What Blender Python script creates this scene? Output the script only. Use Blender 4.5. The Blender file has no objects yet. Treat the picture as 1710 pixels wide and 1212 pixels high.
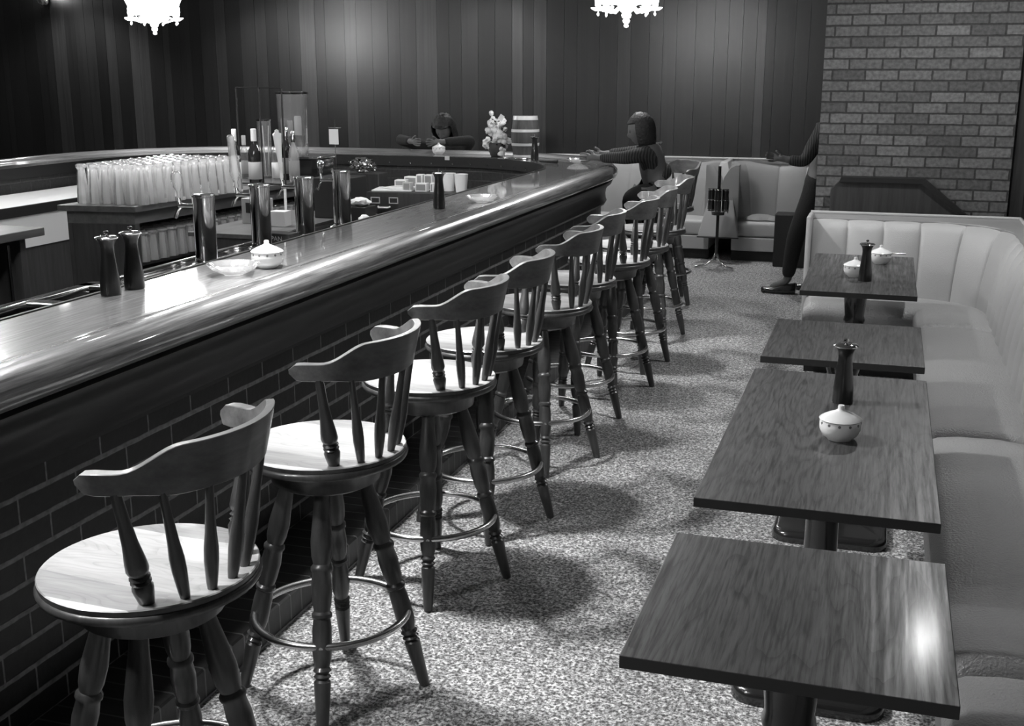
import bpy, bmesh, math, random
from mathutils import Vector, Matrix, noise
R = math.radians
PI = math.pi
random.seed(7)
S = bpy.context.scene
COL = S.collection

# ------------------------------------------------------------------ materials
def new_mat(name):
    m = bpy.data.materials.new(name); m.use_nodes = True
    nt = m.node_tree; b = nt.nodes['Principled BSDF']
    return m, nt, b
def g4(v): return (v, v, v, 1)
def simple(name, v, rough=0.5, metal=0.0, coat=0.0, bump=None, spec=0.5, emit=None):
    m, nt, b = new_mat(name)
    b.inputs['Base Color'].default_value = g4(v)
    b.inputs['Roughness'].default_value = rough
    b.inputs['Metallic'].default_value = metal
    b.inputs['Coat Weight'].default_value = coat
    b.inputs['Coat Roughness'].default_value = 0.08
    b.inputs['Specular IOR Level'].default_value = spec
    if emit is not None:
        b.inputs['Emission Color'].default_value = g4(1); b.inputs['Emission Strength'].default_value = emit
    if bump:
        sc, st = bump
        tc = nt.nodes.new('ShaderNodeTexCoord'); n = nt.nodes.new('ShaderNodeTexNoise')
        n.inputs['Scale'].default_value = sc; n.inputs['Detail'].default_value = 4
        bp = nt.nodes.new('ShaderNodeBump'); bp.inputs['Strength'].default_value = st; bp.inputs['Distance'].default_value = 0.01
        nt.links.new(tc.outputs['Object'], n.inputs['Vector']); nt.links.new(n.outputs['Fac'], bp.inputs['Height'])
        nt.links.new(bp.outputs['Normal'], b.inputs['Normal'])
    return m
def ramp(nt, fac, stops):
    r = nt.nodes.new('ShaderNodeValToRGB'); e = r.color_ramp.elements
    while len(e) < len(stops): e.new(0.5)
    for i, (p, v) in enumerate(stops): e[i].position = p; e[i].color = g4(v)
    nt.links.new(fac, r.inputs['Fac']); return r.outputs['Color']
def wood(name, lo, hi, axis='Y', rough=0.3, coat=0.0, scale=1.0, rings=0.0, bump=0.05, coord='Object', streak=14, coatr=0.1, rs=(3.2, 0.95, 26), grain=False):
    """fine grain running along one axis; rings adds cathedral figure"""
    m, nt, b = new_mat(name); L = nt.links
    tc = nt.nodes.new('ShaderNodeTexCoord'); mp = nt.nodes.new('ShaderNodeMapping')
    s = [streak*scale]*3; s['XYZ'.index(axis)] = 1.1*scale
    mp.inputs['Scale'].default_value = s
    L.new(tc.outputs[coord], mp.inputs['Vector'])
    n1 = nt.nodes.new('ShaderNodeTexNoise'); n1.inputs['Scale'].default_value = 2.2; n1.inputs['Detail'].default_value = 8; n1.inputs['Roughness'].default_value = 0.65
    L.new(mp.outputs['Vector'], n1.inputs['Vector'])
    fac = n1.outputs['Fac']
    if rings:
        mp2 = nt.nodes.new('ShaderNodeMapping'); s2 = [rs[0]*scale]*3; s2['XYZ'.index(axis)] = rs[1]*scale
        mp2.inputs['Scale'].default_value = s2
        L.new(tc.outputs[coord], mp2.inputs['Vector'])
        n2 = nt.nodes.new('ShaderNodeTexNoise'); n2.inputs['Scale'].default_value = 1.1; n2.inputs['Detail'].default_value = 2.5
        L.new(mp2.outputs['Vector'], n2.inputs['Vector'])
        mu = nt.nodes.new('ShaderNodeMath'); mu.operation = 'MULTIPLY'; mu.inputs[1].default_value = rs[2]
        L.new(n2.outputs['Fac'], mu.inputs[0])
        fr = nt.nodes.new('ShaderNodeMath'); fr.operation = 'FRACT'; L.new(mu.outputs[0], fr.inputs[0])
        rr = nt.nodes.new('ShaderNodeValToRGB'); e = rr.color_ramp.elements
        e[0].position = 0; e[0].color = g4(0.1); e[1].position = 0.35; e[1].color = g4(1)
        e.new(0.85).color = g4(0.75)
        L.new(fr.outputs[0], rr.inputs['Fac'])
        mx = nt.nodes.new('ShaderNodeMix'); mx.data_type = 'FLOAT'; mx.inputs['Factor'].default_value = rings
        L.new(n1.outputs['Fac'], mx.inputs[2]); L.new(rr.outputs['Color'], mx.inputs[3])
        fac = mx.outputs[0]
    c = ramp(nt, fac, [(0.32, lo), (0.68, hi)])
    L.new(c, b.inputs['Base Color'])
    b.inputs['Roughness'].default_value = rough
    b.inputs['Coat Weight'].default_value = coat; b.inputs['Coat Roughness'].default_value = coatr
    if grain:                                   # open pores break up the sheen
        mp3 = nt.nodes.new('ShaderNodeMapping'); s3 = [190]*3; s3['XYZ'.index(axis)] = 12; mp3.inputs['Scale'].default_value = s3
        L.new(tc.outputs[coord], mp3.inputs['Vector'])
        n3 = nt.nodes.new('ShaderNodeTexNoise'); n3.inputs['Scale'].default_value = 1; n3.inputs['Detail'].default_value = 3; L.new(mp3.outputs['Vector'], n3.inputs['Vector'])
        c3 = ramp(nt, n3.outputs['Fac'], [(0.36, 0.45), (0.5, 1.0)])
        mx3 = nt.nodes.new('ShaderNodeMix'); mx3.data_type = 'RGBA'; mx3.blend_type = 'MULTIPLY'; mx3.inputs['Factor'].default_value = 1
        L.new(c, mx3.inputs[6]); L.new(c3, mx3.inputs[7]); L.new(mx3.outputs[2], b.inputs['Base Color'])
        r3 = ramp(nt, n1.outputs['Fac'], [(0.35, 0.55), (0.65, 0.28)]); L.new(r3, b.inputs['Roughness'])
        bp3 = nt.nodes.new('ShaderNodeBump'); bp3.inputs['Strength'].default_value = 0.10; bp3.inputs['Distance'].default_value = 0.002
        L.new(n3.outputs['Fac'], bp3.inputs['Height']); L.new(bp3.outputs['Normal'], b.inputs['Normal']); bump = 0
    if bump:
        bp = nt.nodes.new('ShaderNodeBump'); bp.inputs['Strength'].default_value = bump; bp.inputs['Distance'].default_value = 0.004
        L.new(n1.outputs['Fac'], bp.inputs['Height']); L.new(bp.outputs['Normal'], b.inputs['Normal'])
    return m
def brick_mat(name, c1, c2, mortar, bw, bh, ms, rough, ku=1.0, coord='UV', bias=0.0, bstr=0.6, off=0.5, tone=None):
    m, nt, b = new_mat(name); L = nt.links
    tc = nt.nodes.new('ShaderNodeTexCoord'); mp = nt.nodes.new('ShaderNodeMapping')
    mp.inputs['Scale'].default_value = (ku, 1, 1)
    L.new(tc.outputs[coord], mp.inputs['Vector'])
    nz = nt.nodes.new('ShaderNodeTexNoise'); nz.inputs['Scale'].default_value = 18; nz.inputs['Detail'].default_value = 3
    L.new(tc.outputs[coord], nz.inputs['Vector'])
    vs = nt.nodes.new('ShaderNodeVectorMath'); vs.operation = 'SCALE'; vs.inputs['Scale'].default_value = 0.006
    L.new(nz.outputs['Color'], vs.inputs[0])
    va = nt.nodes.new('ShaderNodeVectorMath'); L.new(mp.outputs['Vector'], va.inputs[0]); L.new(vs.outputs[0], va.inputs[1])
    br = nt.nodes.new('ShaderNodeTexBrick')
    br.inputs['Scale'].default_value = 1; br.inputs['Brick Width'].default_value = bw*ku; br.inputs['Row Height'].default_value = bh
    br.inputs['Mortar Size'].default_value = ms; br.inputs['Mortar Smooth'].default_value = 0.35; br.inputs['Bias'].default_value = bias
    br.offset = off
    br.inputs['Color1'].default_value = g4(c1); br.inputs['Color2'].default_value = g4(c2); br.inputs['Mortar'].default_value = g4(mortar)
    L.new(va.outputs[0], br.inputs['Vector'])
    n2 = nt.nodes.new('ShaderNodeTexNoise'); n2.inputs['Scale'].default_value = 45; n2.inputs['Detail'].default_value = 5
    L.new(tc.outputs[coord], n2.inputs['Vector'])
    r = ramp(nt, n2.outputs['Fac'], [(0.3, 0.6), (0.7, 1.25)])
    mx = nt.nodes.new('ShaderNodeMix'); mx.data_type = 'RGBA'; mx.blend_type = 'MULTIPLY'; mx.inputs['Factor'].default_value = 1
    L.new(br.outputs['Color'], mx.inputs[6]); L.new(r, mx.inputs[7]); L.new(mx.outputs[2], b.inputs['Base Color'])
    b.inputs['Roughness'].default_value = rough
    inv = nt.nodes.new('ShaderNodeMath'); inv.operation = 'SUBTRACT'; inv.inputs[0].default_value = 1; L.new(br.outputs['Fac'], inv.inputs[1])
    ad = nt.nodes.new('ShaderNodeMath'); ad.operation = 'MULTIPLY_ADD'; ad.inputs[1].default_value = 0.25
    L.new(n2.outputs['Fac'], ad.inputs[0]); L.new(inv.outputs[0], ad.inputs[2])
    bp = nt.nodes.new('ShaderNodeBump'); bp.inputs['Strength'].default_value = bstr; bp.inputs['Distance'].default_value = 0.006
    L.new(ad.outputs[0], bp.inputs['Height']); L.new(bp.outputs['Normal'], b.inputs['Normal'])
    return m
def floor_mat():
    m, nt, b = new_mat('terrazzo_floor'); L = nt.links
    tc = nt.nodes.new('ShaderNodeTexCoord')
    v = nt.nodes.new('ShaderNodeTexNoise'); v.inputs['Scale'].default_value = 92; v.inputs['Detail'].default_value = 3; v.inputs['Roughness'].default_value = 0.7
    L.new(tc.outputs['Object'], v.inputs['Vector'])
    n = nt.nodes.new('ShaderNodeTexNoise'); n.inputs['Scale'].default_value = 38; n.inputs['Detail'].default_value = 4
    L.new(tc.outputs['Object'], n.inputs['Vector'])
    w = nt.nodes.new('ShaderNodeTexNoise'); w.inputs['Scale'].default_value = 2.2; w.inputs['Detail'].default_value = 4
    L.new(tc.outputs['Object'], w.inputs['Vector'])
    c1 = ramp(nt, v.outputs['Fac'], [(0.40, 0.06), (0.49, 0.34), (0.58, 0.85)])
    c2 = ramp(nt, n.outputs['Fac'], [(0.38, 0.40), (0.6, 1.0)])
    c3 = ramp(nt, w.outputs['Fac'], [(0.3, 0.75), (0.7, 1.0)])
    a = nt.nodes.new('ShaderNodeMix'); a.data_type = 'RGBA'; a.blend_type = 'MULTIPLY'; a.inputs['Factor'].default_value = 1
    L.new(c1, a.inputs[6]); L.new(c2, a.inputs[7])
    a2 = nt.nodes.new('ShaderNodeMix'); a2.data_type = 'RGBA'; a2.blend_type = 'MULTIPLY'; a2.inputs['Factor'].default_value = 1
    L.new(a.outputs[2], a2.inputs[6]); L.new(c3, a2.inputs[7]); L.new(a2.outputs[2], b.inputs['Base Color'])
    b.inputs['Roughness'].default_value = 0.6
    bp = nt.nodes.new('ShaderNodeBump'); bp.inputs['Strength'].default_value = 0.35; bp.inputs['Distance'].default_value = 0.003
    L.new(v.outputs['Fac'], bp.inputs['Height']); L.new(bp.outputs['Normal'], b.inputs['Normal'])
    return m
def board_mat():
    m, nt, b = new_mat('stained_wood_boards'); L = nt.links
    at = nt.nodes.new('ShaderNodeAttribute'); at.attribute_name = 'tone'
    tc = nt.nodes.new('ShaderNodeTexCoord'); mp = nt.nodes.new('ShaderNodeMapping'); mp.inputs['Scale'].default_value = (38, 38, 0.9)
    L.new(tc.outputs['Object'], mp.inputs['Vector'])
    n = nt.nodes.new('ShaderNodeTexNoise'); n.inputs['Scale'].default_value = 1.5; n.inputs['Detail'].default_value = 6
    L.new(mp.outputs['Vector'], n.inputs['Vector'])
    c = ramp(nt, n.outputs['Fac'], [(0.3, 0.7), (0.7, 1.25)])
    mx = nt.nodes.new('ShaderNodeMix'); mx.data_type = 'RGBA'; mx.blend_type = 'MULTIPLY'; mx.inputs['Factor'].default_value = 1
    L.new(at.outputs['Color'], mx.inputs[6]); L.new(c, mx.inputs[7]); L.new(mx.outputs[2], b.inputs['Base Color'])
    b.inputs['Roughness'].default_value = 0.38; b.inputs['Specular IOR Level'].default_value = 0.5
    bp = nt.nodes.new('ShaderNodeBump'); bp.inputs['Strength'].default_value = 0.12; bp.inputs['Distance'].default_value = 0.003
    L.new(n.outputs['Fac'], bp.inputs['Height']); L.new(bp.outputs['Normal'], b.inputs['Normal'])
    return m
def thin_glass(name, tint=0.95, white=0.08, edge=0.35):
    m = bpy.data.materials.new(name); m.use_nodes = True; nt = m.node_tree; L = nt.links
    nt.nodes.clear()
    o = nt.nodes.new('ShaderNodeOutputMaterial'); tr = nt.nodes.new('ShaderNodeBsdfTransparent'); tr.inputs['Color'].default_value = g4(tint)
    gl = nt.nodes.new('ShaderNodeBsdfGlossy'); gl.inputs['Roughness'].default_value = 0.05; gl.inputs['Color'].default_value = g4(1)
    df = nt.nodes.new('ShaderNodeBsdfTranslucent'); df.inputs['Color'].default_value = g4(0.9)
    d2 = nt.nodes.new('ShaderNodeBsdfDiffuse'); d2.inputs['Color'].default_value = g4(0.9)
    lw = nt.nodes.new('ShaderNodeLayerWeight'); lw.inputs['Blend'].default_value = edge
    m1 = nt.nodes.new('ShaderNodeMixShader'); m2 = nt.nodes.new('ShaderNodeMixShader'); m3 = nt.nodes.new('ShaderNodeMixShader')
    m3.inputs['Fac'].default_value = 0.5
    L.new(df.outputs[0], m3.inputs[1]); L.new(d2.outputs[0], m3.inputs[2])
    m2.inputs['Fac'].default_value = white
    L.new(tr.outputs[0], m2.inputs[1]); L.new(m3.outputs[0], m2.inputs[2])
    L.new(lw.outputs['Facing'], m1.inputs['Fac']); L.new(m2.outputs[0], m1.inputs[1]); L.new(gl.outputs[0], m1.inputs[2])
    L.new(m1.outputs[0], o.inputs['Surface'])
    return m
M = {}
M['floor'] = floor_mat()
M['boards'] = board_mat()
M['brick_wall'] = brick_mat('buff_brick_wall', 0.15, 0.075, 0.035, 0.203, 0.0677, 0.0065, 0.85, bstr=0.8)
M['brick_bar'] = brick_mat('dark_glazed_brick', 0.010, 0.016, 0.24, 0.23, 0.0795, 0.0085, 0.42, ku=2.2, bstr=0.5)
M['brick_sold'] = brick_mat('dark_soldier_brick', 0.012, 0.02, 0.12, 0.075, 0.6, 0.004, 0.45, bstr=0.4, off=0.0)
M['brick_in'] = brick_mat('dark_inner_brick', 0.02, 0.03, 0.06, 0.23, 0.0795, 0.006, 0.6, ku=1.6, bstr=0.4)
M['bar_top'] = wood('polished_bar_wood', 0.035, 0.25, coord='UV', axis='X', rough=0.33, coat=1.0, streak=30, scale=1.6, coatr=0.05)
M['bar_dark'] = wood('dark_polished_wood', 0.004, 0.012, coord='UV', axis='X', rough=0.5, coat=0.22, streak=16, coatr=0.2)
M['cab_wood'] = wood('cabinet_wood', 0.020, 0.045, axis='Z', rough=0.5, streak=16)
M['cab_top'] = wood('cabinet_top_wood', 0.05, 0.10, axis='Y', rough=0.4, streak=12)
M['table'] = wood('walnut_table_laminate', 0.012, 0.088, axis='Y', rough=0.40, coat=0.18, rings=0.22, streak=30, coatr=0.14, rs=(6.0, 0.8, 15), grain=True)
M['table_edge'] = simple('dark_table_edge', 0.02, 0.5)
def seat_mat():
    m = wood('stool_seat_wood', 0.62, 1.0, axis='X', rough=0.3, coat=0.5, streak=9, rings=0.2, scale=1.5)
    nt = m.node_tree; b = nt.nodes['Principled BSDF']; L = nt.links
    tc = nt.nodes.new('ShaderNodeTexCoord'); sp = nt.nodes.new('ShaderNodeSeparateXYZ'); L.new(tc.outputs['Object'], sp.inputs[0])
    k = nt.nodes.new('ShaderNodeMath'); k.operation = 'SNAP'; k.inputs[1].default_value = 0.052; L.new(sp.outputs['Y'], k.inputs[0])
    wn = nt.nodes.new('ShaderNodeTexWhiteNoise'); wn.noise_dimensions = '1D'; L.new(k.outputs[0], wn.inputs['W'])
    c = ramp(nt, wn.outputs['Value'], [(0.0, 0.24), (1.0, 0.72)])
    old = b.inputs['Base Color'].links[0].from_socket
    mx = nt.nodes.new('ShaderNodeMix'); mx.data_type = 'RGBA'; mx.blend_type = 'MULTIPLY'; mx.inputs['Factor'].default_value = 1
    L.new(old, mx.inputs[6]); L.new(c, mx.inputs[7]); L.new(mx.outputs[2], b.inputs['Base Color'])
    return m
M['seat_wood'] = seat_mat()
M['stool_wood'] = wood('stool_dark_wood', 0.026, 0.075, axis='Z', rough=0.38, coat=0.3, streak=10)
M['rail_wood'] = wood('stool_rail_wood', 0.075, 0.17, axis='Y', rough=0.42, coat=0.2, streak=12)
M['chrome'] = simple('polished_chrome', 0.75, 0.08, 1.0)
M['brass'] = simple('worn_metal_ring', 0.62, 0.27, 1.0)
M['steel'] = simple('brushed_steel', 0.70, 0.13, 1.0)
M['black'] = simple('black_rubber', 0.008, 0.55)
M['black_gloss'] = simple('black_gloss', 0.014, 0.16, coat=0.5)
M['iron'] = simple('black_iron_enamel', 0.02, 0.22, coat=0.6, bump=(14, 0.12))
M['vinyl'] = simple('light_grey_vinyl', 0.40, 0.36, bump=(230, 0.22))
M['vinyl_seat'] = simple('grained_seat_vinyl', 0.34, 0.30, bump=(140, 0.5))
M['vinyl_d'] = simple('mid_grey_vinyl', 0.24, 0.42, bump=(230, 0.2))
M['vinyl_seam'] = simple('dark_seam', 0.05, 0.7)
M['porcelain'] = simple('white_porcelain', 0.82, 0.18, coat=0.3)
M['pattern'] = simple('grey_flower_band', 0.18, 0.4)
M['mill'] = simple('dark_mill_wood', 0.012, 0.28, coat=0.4)
M['glass'] = thin_glass('clear_glass')
M['glass_white'] = thin_glass('bright_cut_glass', white=0.30, edge=0.45)
M['glass_beer'] = thin_glass('beer_glass', white=0.32, edge=0.5)
M['glass_dark'] = simple('dark_bottle_glass', 0.012, 0.08, coat=0.6)
M['paper'] = simple('white_paper', 0.78, 0.7)
M['label'] = simple('pale_label', 0.5, 0.7)
M['label_d'] = simple('grey_label', 0.25, 0.7)
M['white_panel'] = simple('white_enamel', 0.72, 0.35)
M['ceiling'] = simple('ceiling_plaster', 0.16, 0.9, bump=(120, 0.3))
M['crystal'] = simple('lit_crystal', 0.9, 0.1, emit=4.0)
M['bulb'] = simple('lit_bulb', 0.9, 0.3, emit=42.0)
M['barrel'] = wood('barrel_staves', 0.03, 0.08, axis='Z', rough=0.55, streak=20)
M['hoop'] = simple('pale_barrel_hoop', 0.62, 0.4, 0.3)
M['petal'] = simple('white_petals', 0.85, 0.7)
M['leaf'] = simple('dark_leaves', 0.05, 0.6)
M['skin'] = simple('skin', 0.11, 0.6)
M['hair'] = simple('dark_hair', 0.010, 0.6, bump=(60, 0.8))
M['cloth_d'] = simple('dark_cloth', 0.012, 0.9, bump=(160, 0.4))
M['cloth_l'] = simple('light_rumpled_cloth', 0.5, 0.9, bump=(40, 0.6))
def knit():
    m, nt, b = new_mat('striped_shirt_cloth'); L = nt.links
    tc = nt.nodes.new('ShaderNodeTexCoord'); w = nt.nodes.new('ShaderNodeTexWave'); w.inputs['Scale'].default_value = 17; w.inputs['Distortion'].default_value = 2.5
    L.new(tc.outputs['Object'], w.inputs['Vector']); c = ramp(nt, w.outputs['Fac'], [(0.45, 0.010), (0.75, 0.045)])
    L.new(c, b.inputs['Base Color']); b.inputs['Roughness'].default_value = 0.9
    return m
M['knit'] = knit()
M['jacket'] = simple('grey_tweed', 0.035, 0.9, bump=(120, 0.8))

# ------------------------------------------------------------------ helpers
def finish(name, bm, mat, parent=None, smooth=True, ang=38, world=False):
    me = bpy.data.meshes.new(name)
    bmesh.ops.recalc_face_normals(bm, faces=bm.faces[:])
    bm.to_mesh(me); bm.free()
    if smooth:
        me.polygons.foreach_set('use_smooth', [True]*len(me.polygons))
        me.set_sharp_from_angle(angle=R(ang))
    if not isinstance(mat, (list, tuple)): mat = [mat]
    for x in mat: me.materials.append(M[x])
    o = bpy.data.objects.new(name, me); COL.objects.link(o)
    if parent is not None: o.parent = parent
    return o
def tag(o, label=None, cat=None, group=None, kind=None):
    if label: o['label'] = label
    if cat: o['category'] = cat
    if group: o['group'] = group
    if kind: o['kind'] = kind
    return o
def empty(name, loc=(0, 0, 0), rz=0, label=None, cat=None, group=None):
    o = bpy.data.objects.new(name, None); COL.objects.link(o); o.empty_display_size = 0.1
    o.location = loc; o.rotation_euler = (0, 0, rz)
    return tag(o, label, cat, group)
def copy_tree(o, parent=None):
    c = o.copy(); COL.objects.link(c)
    if parent is not None: c.parent = parent
    for ch in [x for x in bpy.data.objects if x.parent is o]: copy_tree(ch, c)
    return c
def add_box(bm, lo, hi, bevel=0.0, seg=2):
    r = bmesh.ops.create_cube(bm, size=1); vs = r['verts']
    c = [(a+b)/2 for a, b in zip(lo, hi)]; s = [abs(b-a) for a, b in zip(lo, hi)]
    for v in vs: v.co = Vector((c[0]+v.co.x*s[0], c[1]+v.co.y*s[1], c[2]+v.co.z*s[2]))
    if bevel:
        es = list({e for v in vs for e in v.link_edges})
        bmesh.ops.bevel(bm, geom=es, offset=bevel, segments=seg, affect='EDGES', profile=0.5)
def box(name, lo, hi, mat, parent=None, bevel=0.003, seg=2):
    bm = bmesh.new(); add_box(bm, lo, hi, bevel, seg); return finish(name, bm, mat, parent, ang=20)
def add_prism(bm, poly, z0, z1, bevel=0.0):
    a = [bm.verts.new((x, y, z0)) for x, y in poly]; b = [bm.verts.new((x, y, z1)) for x, y in poly]
    n = len(poly); fs = [bm.faces.new(list(reversed(a))), bm.faces.new(b)]
    for i in range(n): fs.append(bm.faces.new((a[i], a[(i+1) % n], b[(i+1) % n], b[i])))
    if bevel:
        es = list({e for f in fs for e in f.edges}); bmesh.ops.bevel(bm, geom=es, offset=bevel, segments=2, affect='EDGES', profile=0.5)
def prism(name, poly, z0, z1, mat, parent=None, bevel=0.003):
    bm = bmesh.new(); add_prism(bm, poly, z0, z1, bevel); return finish(name, bm, mat, parent, ang=20)
def add_lathe(bm, prof, seg=24, mtx=None, sy=1.0):
    rings = []
    for r, z in prof:
        if r < 1e-5: rings.append([bm.verts.new((0, 0, z))])
        else: rings.append([bm.verts.new((r*math.cos(2*PI*k/seg), sy*r*math.sin(2*PI*k/seg), z)) for k in range(seg)])
    new = [v for rr in rings for v in rr]
    for a, b in zip(rings, rings[1:]):
        for k in range(seg):
            k2 = (k+1) % seg
            if len(a) == 1 and len(b) == 1: break
            if len(a) == 1: bm.faces.new((a[0], b[k], b[k2]))
            elif len(b) == 1: bm.faces.new((a[k], a[k2], b[0]))
            else: bm.faces.new((a[k], a[k2], b[k2], b[k]))
    if mtx is not None: bmesh.ops.transform(bm, matrix=mtx, verts=new)
    return new
def lathe(name, prof, mat, parent=None, seg=24, mtx=None, ang=38, sy=1.0):
    bm = bmesh.new(); add_lathe(bm, prof, seg, mtx, sy); return finish(name, bm, mat, parent, ang=ang)
def align(a, b):
    """matrix taking +Z axis segment 0..1 onto a->b without scaling"""
    a = Vector(a); b = Vector(b)
    return Matrix.Translation(a) @ (b-a).to_track_quat('Z', 'Y').to_matrix().to_4x4()
def turned(name, a, b, prof, mat, parent=None, seg=16):
    L = (Vector(b)-Vector(a)).length
    return lathe(name, [(r, t*L) for t, r in prof], mat, parent, seg, align(a, b))
def add_tube(bm, pts, r, seg=10, closed=False, caps=True):
    pts = [Vector(p) for p in pts]; n = len(pts); rs = r if isinstance(r, (list, tuple)) else [r]*n
    rings = []; up = None
    for i, p in enumerate(pts):
        if closed: t = (pts[(i+1) % n]-pts[i-1]).normalized()
        else: t = (pts[min(i+1, n-1)]-pts[max(i-1, 0)]).normalized()
        if up is None:
            up = Vector((0, 0, 1)) if abs(t.z) < 0.9 else Vector((1, 0, 0))
        u = (up - t*up.dot(t)).normalized(); w = t.cross(u); up = u
        rings.append([bm.verts.new(p + (u*math.cos(2*PI*k/seg) + w*math.sin(2*PI*k/seg))*rs[i]) for k in range(seg)])
    m = n if closed else n-1
    for i in range(m):
        a, b = rings[i], rings[(i+1) % n]
        for k in range(seg): bm.faces.new((a[k], a[(k+1) % seg], b[(k+1) % seg], b[k]))
    if not closed and caps:
        bm.faces.new(list(reversed(rings[0]))); bm.faces.new(rings[-1])
def tube(name, pts, r, mat, parent=None, seg=10, closed=False):
    bm = bmesh.new(); add_tube(bm, pts, r, seg, closed); return finish(name, bm, mat, parent, ang=60)
def sweep(name, path, prof, mat, parent=None, closed_prof=True, cap=True, ang=35, u0=0.0, vfun=None):
    """path: list of (point2d, normal2d); prof: list of (d,z) ; uv = (arc length, profile length)"""
    bm = bmesh.new(); uvl = bm.loops.layers.uv.new('UVMap'); rows = []; s = [u0]
    for i in range(1, len(path)): s.append(s[-1]+(Vector(path[i][0])-Vector(path[i-1][0])).length)
    for (p, n) in path: rows.append([bm.verts.new((p[0]+n[0]*d, p[1]+n[1]*d, z)) for d, z in prof])
    vl = [0.0]
    for a, b in zip(prof, prof[1:]+prof[:1]): vl.append(vl[-1]+math.hypot(a[0]-b[0], a[1]-b[1]))
    if vfun: vl = [vfun(d, z) for d, z in prof]+[vfun(*prof[0])]
    m = len(prof) if closed_prof else len(prof)-1
    for i in range(len(path)-1):
        for k in range(m):
            k2 = (k+1) % len(prof)
            f = bm.faces.new((rows[i][k], rows[i+1][k], rows[i+1][k2], rows[i][k2]))
            for l, (uu, vv) in zip(f.loops, ((s[i], vl[k]), (s[i+1], vl[k]), (s[i+1], vl[k+1]), (s[i], vl[k+1]))): l[uvl].uv = (uu, vv)
    if cap and closed_prof:
        for rr in (rows[0], rows[-1]): bm.faces.new(rr)
    return finish(name, bm, mat, parent, ang=ang)
def skin_obj(name, V, E, mat, parent=None, sub=2, extra=None, root=0):
    """V: list of (xyz, radius); E edges; baked Skin + Subdivision surface"""
    me = bpy.data.meshes.new(name+'_cage')
    bm = bmesh.new(); sl = bm.verts.layers.skin.verify(); vs = []
    for i, (p, r) in enumerate(V):
        v = bm.verts.new(p); rr = r if isinstance(r, (tuple, list)) else (r, r); v[sl].radius = rr; v[sl].use_root = (i == root); vs.append(v)
    for a, b in E: bm.edges.new((vs[a], vs[b]))
    bm.to_mesh(me); bm.free()
    o = bpy.data.objects.new(name+'_cage', me); COL.objects.link(o)
    md = o.modifiers.new('Skin', 'SKIN'); md.use_smooth_shade = True
    md.branch_smoothing = 0.3
    sd = o.modifiers.new('Sub', 'SUBSURF'); sd.levels = sub; sd.render_levels = sub
    dg = bpy.context.evaluated_depsgraph_get(); ev = o.evaluated_get(dg); t = bpy.data.meshes.new_from_object(ev)
    bm = bmesh.new(); bm.from_mesh(t)
    bpy.data.objects.remove(o); bpy.data.meshes.remove(me); bpy.data.meshes.remove(t)
    if extra: extra(bm)
    return finish(name, bm, mat, parent, ang=70)

# ------------------------------------------------------------------ room shell
def struct(o): return tag(o, kind='structure')
struct(box('floor', (-11, -4, -0.1), (5, 12.35, 0), 'floor', bevel=0))
struct(box('ceiling', (-11, -4, 3.0), (5, 12.35, 3.1), 'ceiling', bevel=0))
def board_wall(name, p0, p1, zt=3.0, inward=(0, -1), seed=3):
    """vertical boards of uneven width, each a hair proud or set back and slightly turned"""
    rnd = random.Random(seed); bm = bmesh.new(); cl = bm.loops.layers.color.new('tone')
    p0 = Vector(p0); p1 = Vector(p1); L = (p1-p0).length; t = (p1-p0)/L; n = Vector(inward); x = 0.0
    tone = 0.05
    while x < L:
        w = rnd.choice([0.09, 0.12, 0.14, 0.14, 0.19, 0.19, 0.24]); w = min(w, L-x)
        d = rnd.uniform(0.0175, 0.0185); tw = rnd.uniform(-0.0012, 0.0012)
        tone = rnd.choice([0.038, 0.05, 0.058, 0.068, 0.075, 0.09, 0.12, 0.18]) * rnd.uniform(0.9, 1.1)
        g = 0.002
        sec = [(x+0.0012, 0), (x+0.0012, d+tw), (x+w/2, d), (x+w/2+0.01, d), (x+w-0.0012, d-tw), (x+w-0.0012, 0)]
        lo = [bm.verts.new((*(p0+t*a+n*b), 0)) for a, b in sec]; hi = [bm.verts.new((*(p0+t*a+n*b), zt)) for a, b in sec]
        for k in range(5):
            f = bm.faces.new((lo[k], lo[k+1], hi[k+1], hi[k]))
            for l in f.loops: l[cl] = (tone, tone, tone, 1)
        x += w
    # backing
    q = [p0-n*0.1, p1-n*0.1]; a = [bm.verts.new((*v, z)) for v in (p0, p1) for z in (0, zt)]; b = [bm.verts.new((*v, z)) for v in q for z in (0, zt)]
    for f in ((a[0], a[2], a[3], a[1]), (b[0], b[1], b[3], b[2]), (a[0], a[1], b[1], b[0]), (a[2], b[2], b[3], a[3])):
        ff = bm.faces.new(f)
        for l in ff.loops: l[cl] = (0.03, 0.03, 0.03, 1)
    me = bpy.data.meshes.new(name); bm.to_mesh(me); bm.free(); me.materials.append(M['boards'])
    o = bpy.data.objects.new(name, me); COL.objects.link(o); return struct(o)
board_wall('wall_back', (-11, 12.15), (5, 12.15), seed=5)
board_wall('wall_left', (-11, -4), (-11, 12.15), inward=(1, 0), seed=8)
board_wall('wall_right', (0.86, -4), (0.86, 8.05), inward=(-1, 0), seed=9)
struct(box('wall_near', (-11, -4.1, 0), (5, -4, 3.0), 'ceiling', bevel=0))
struct(box('wall_far_right', (5, 8.0, 0), (5.1, 12.35, 3.0), 'ceiling', bevel=0))
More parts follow.
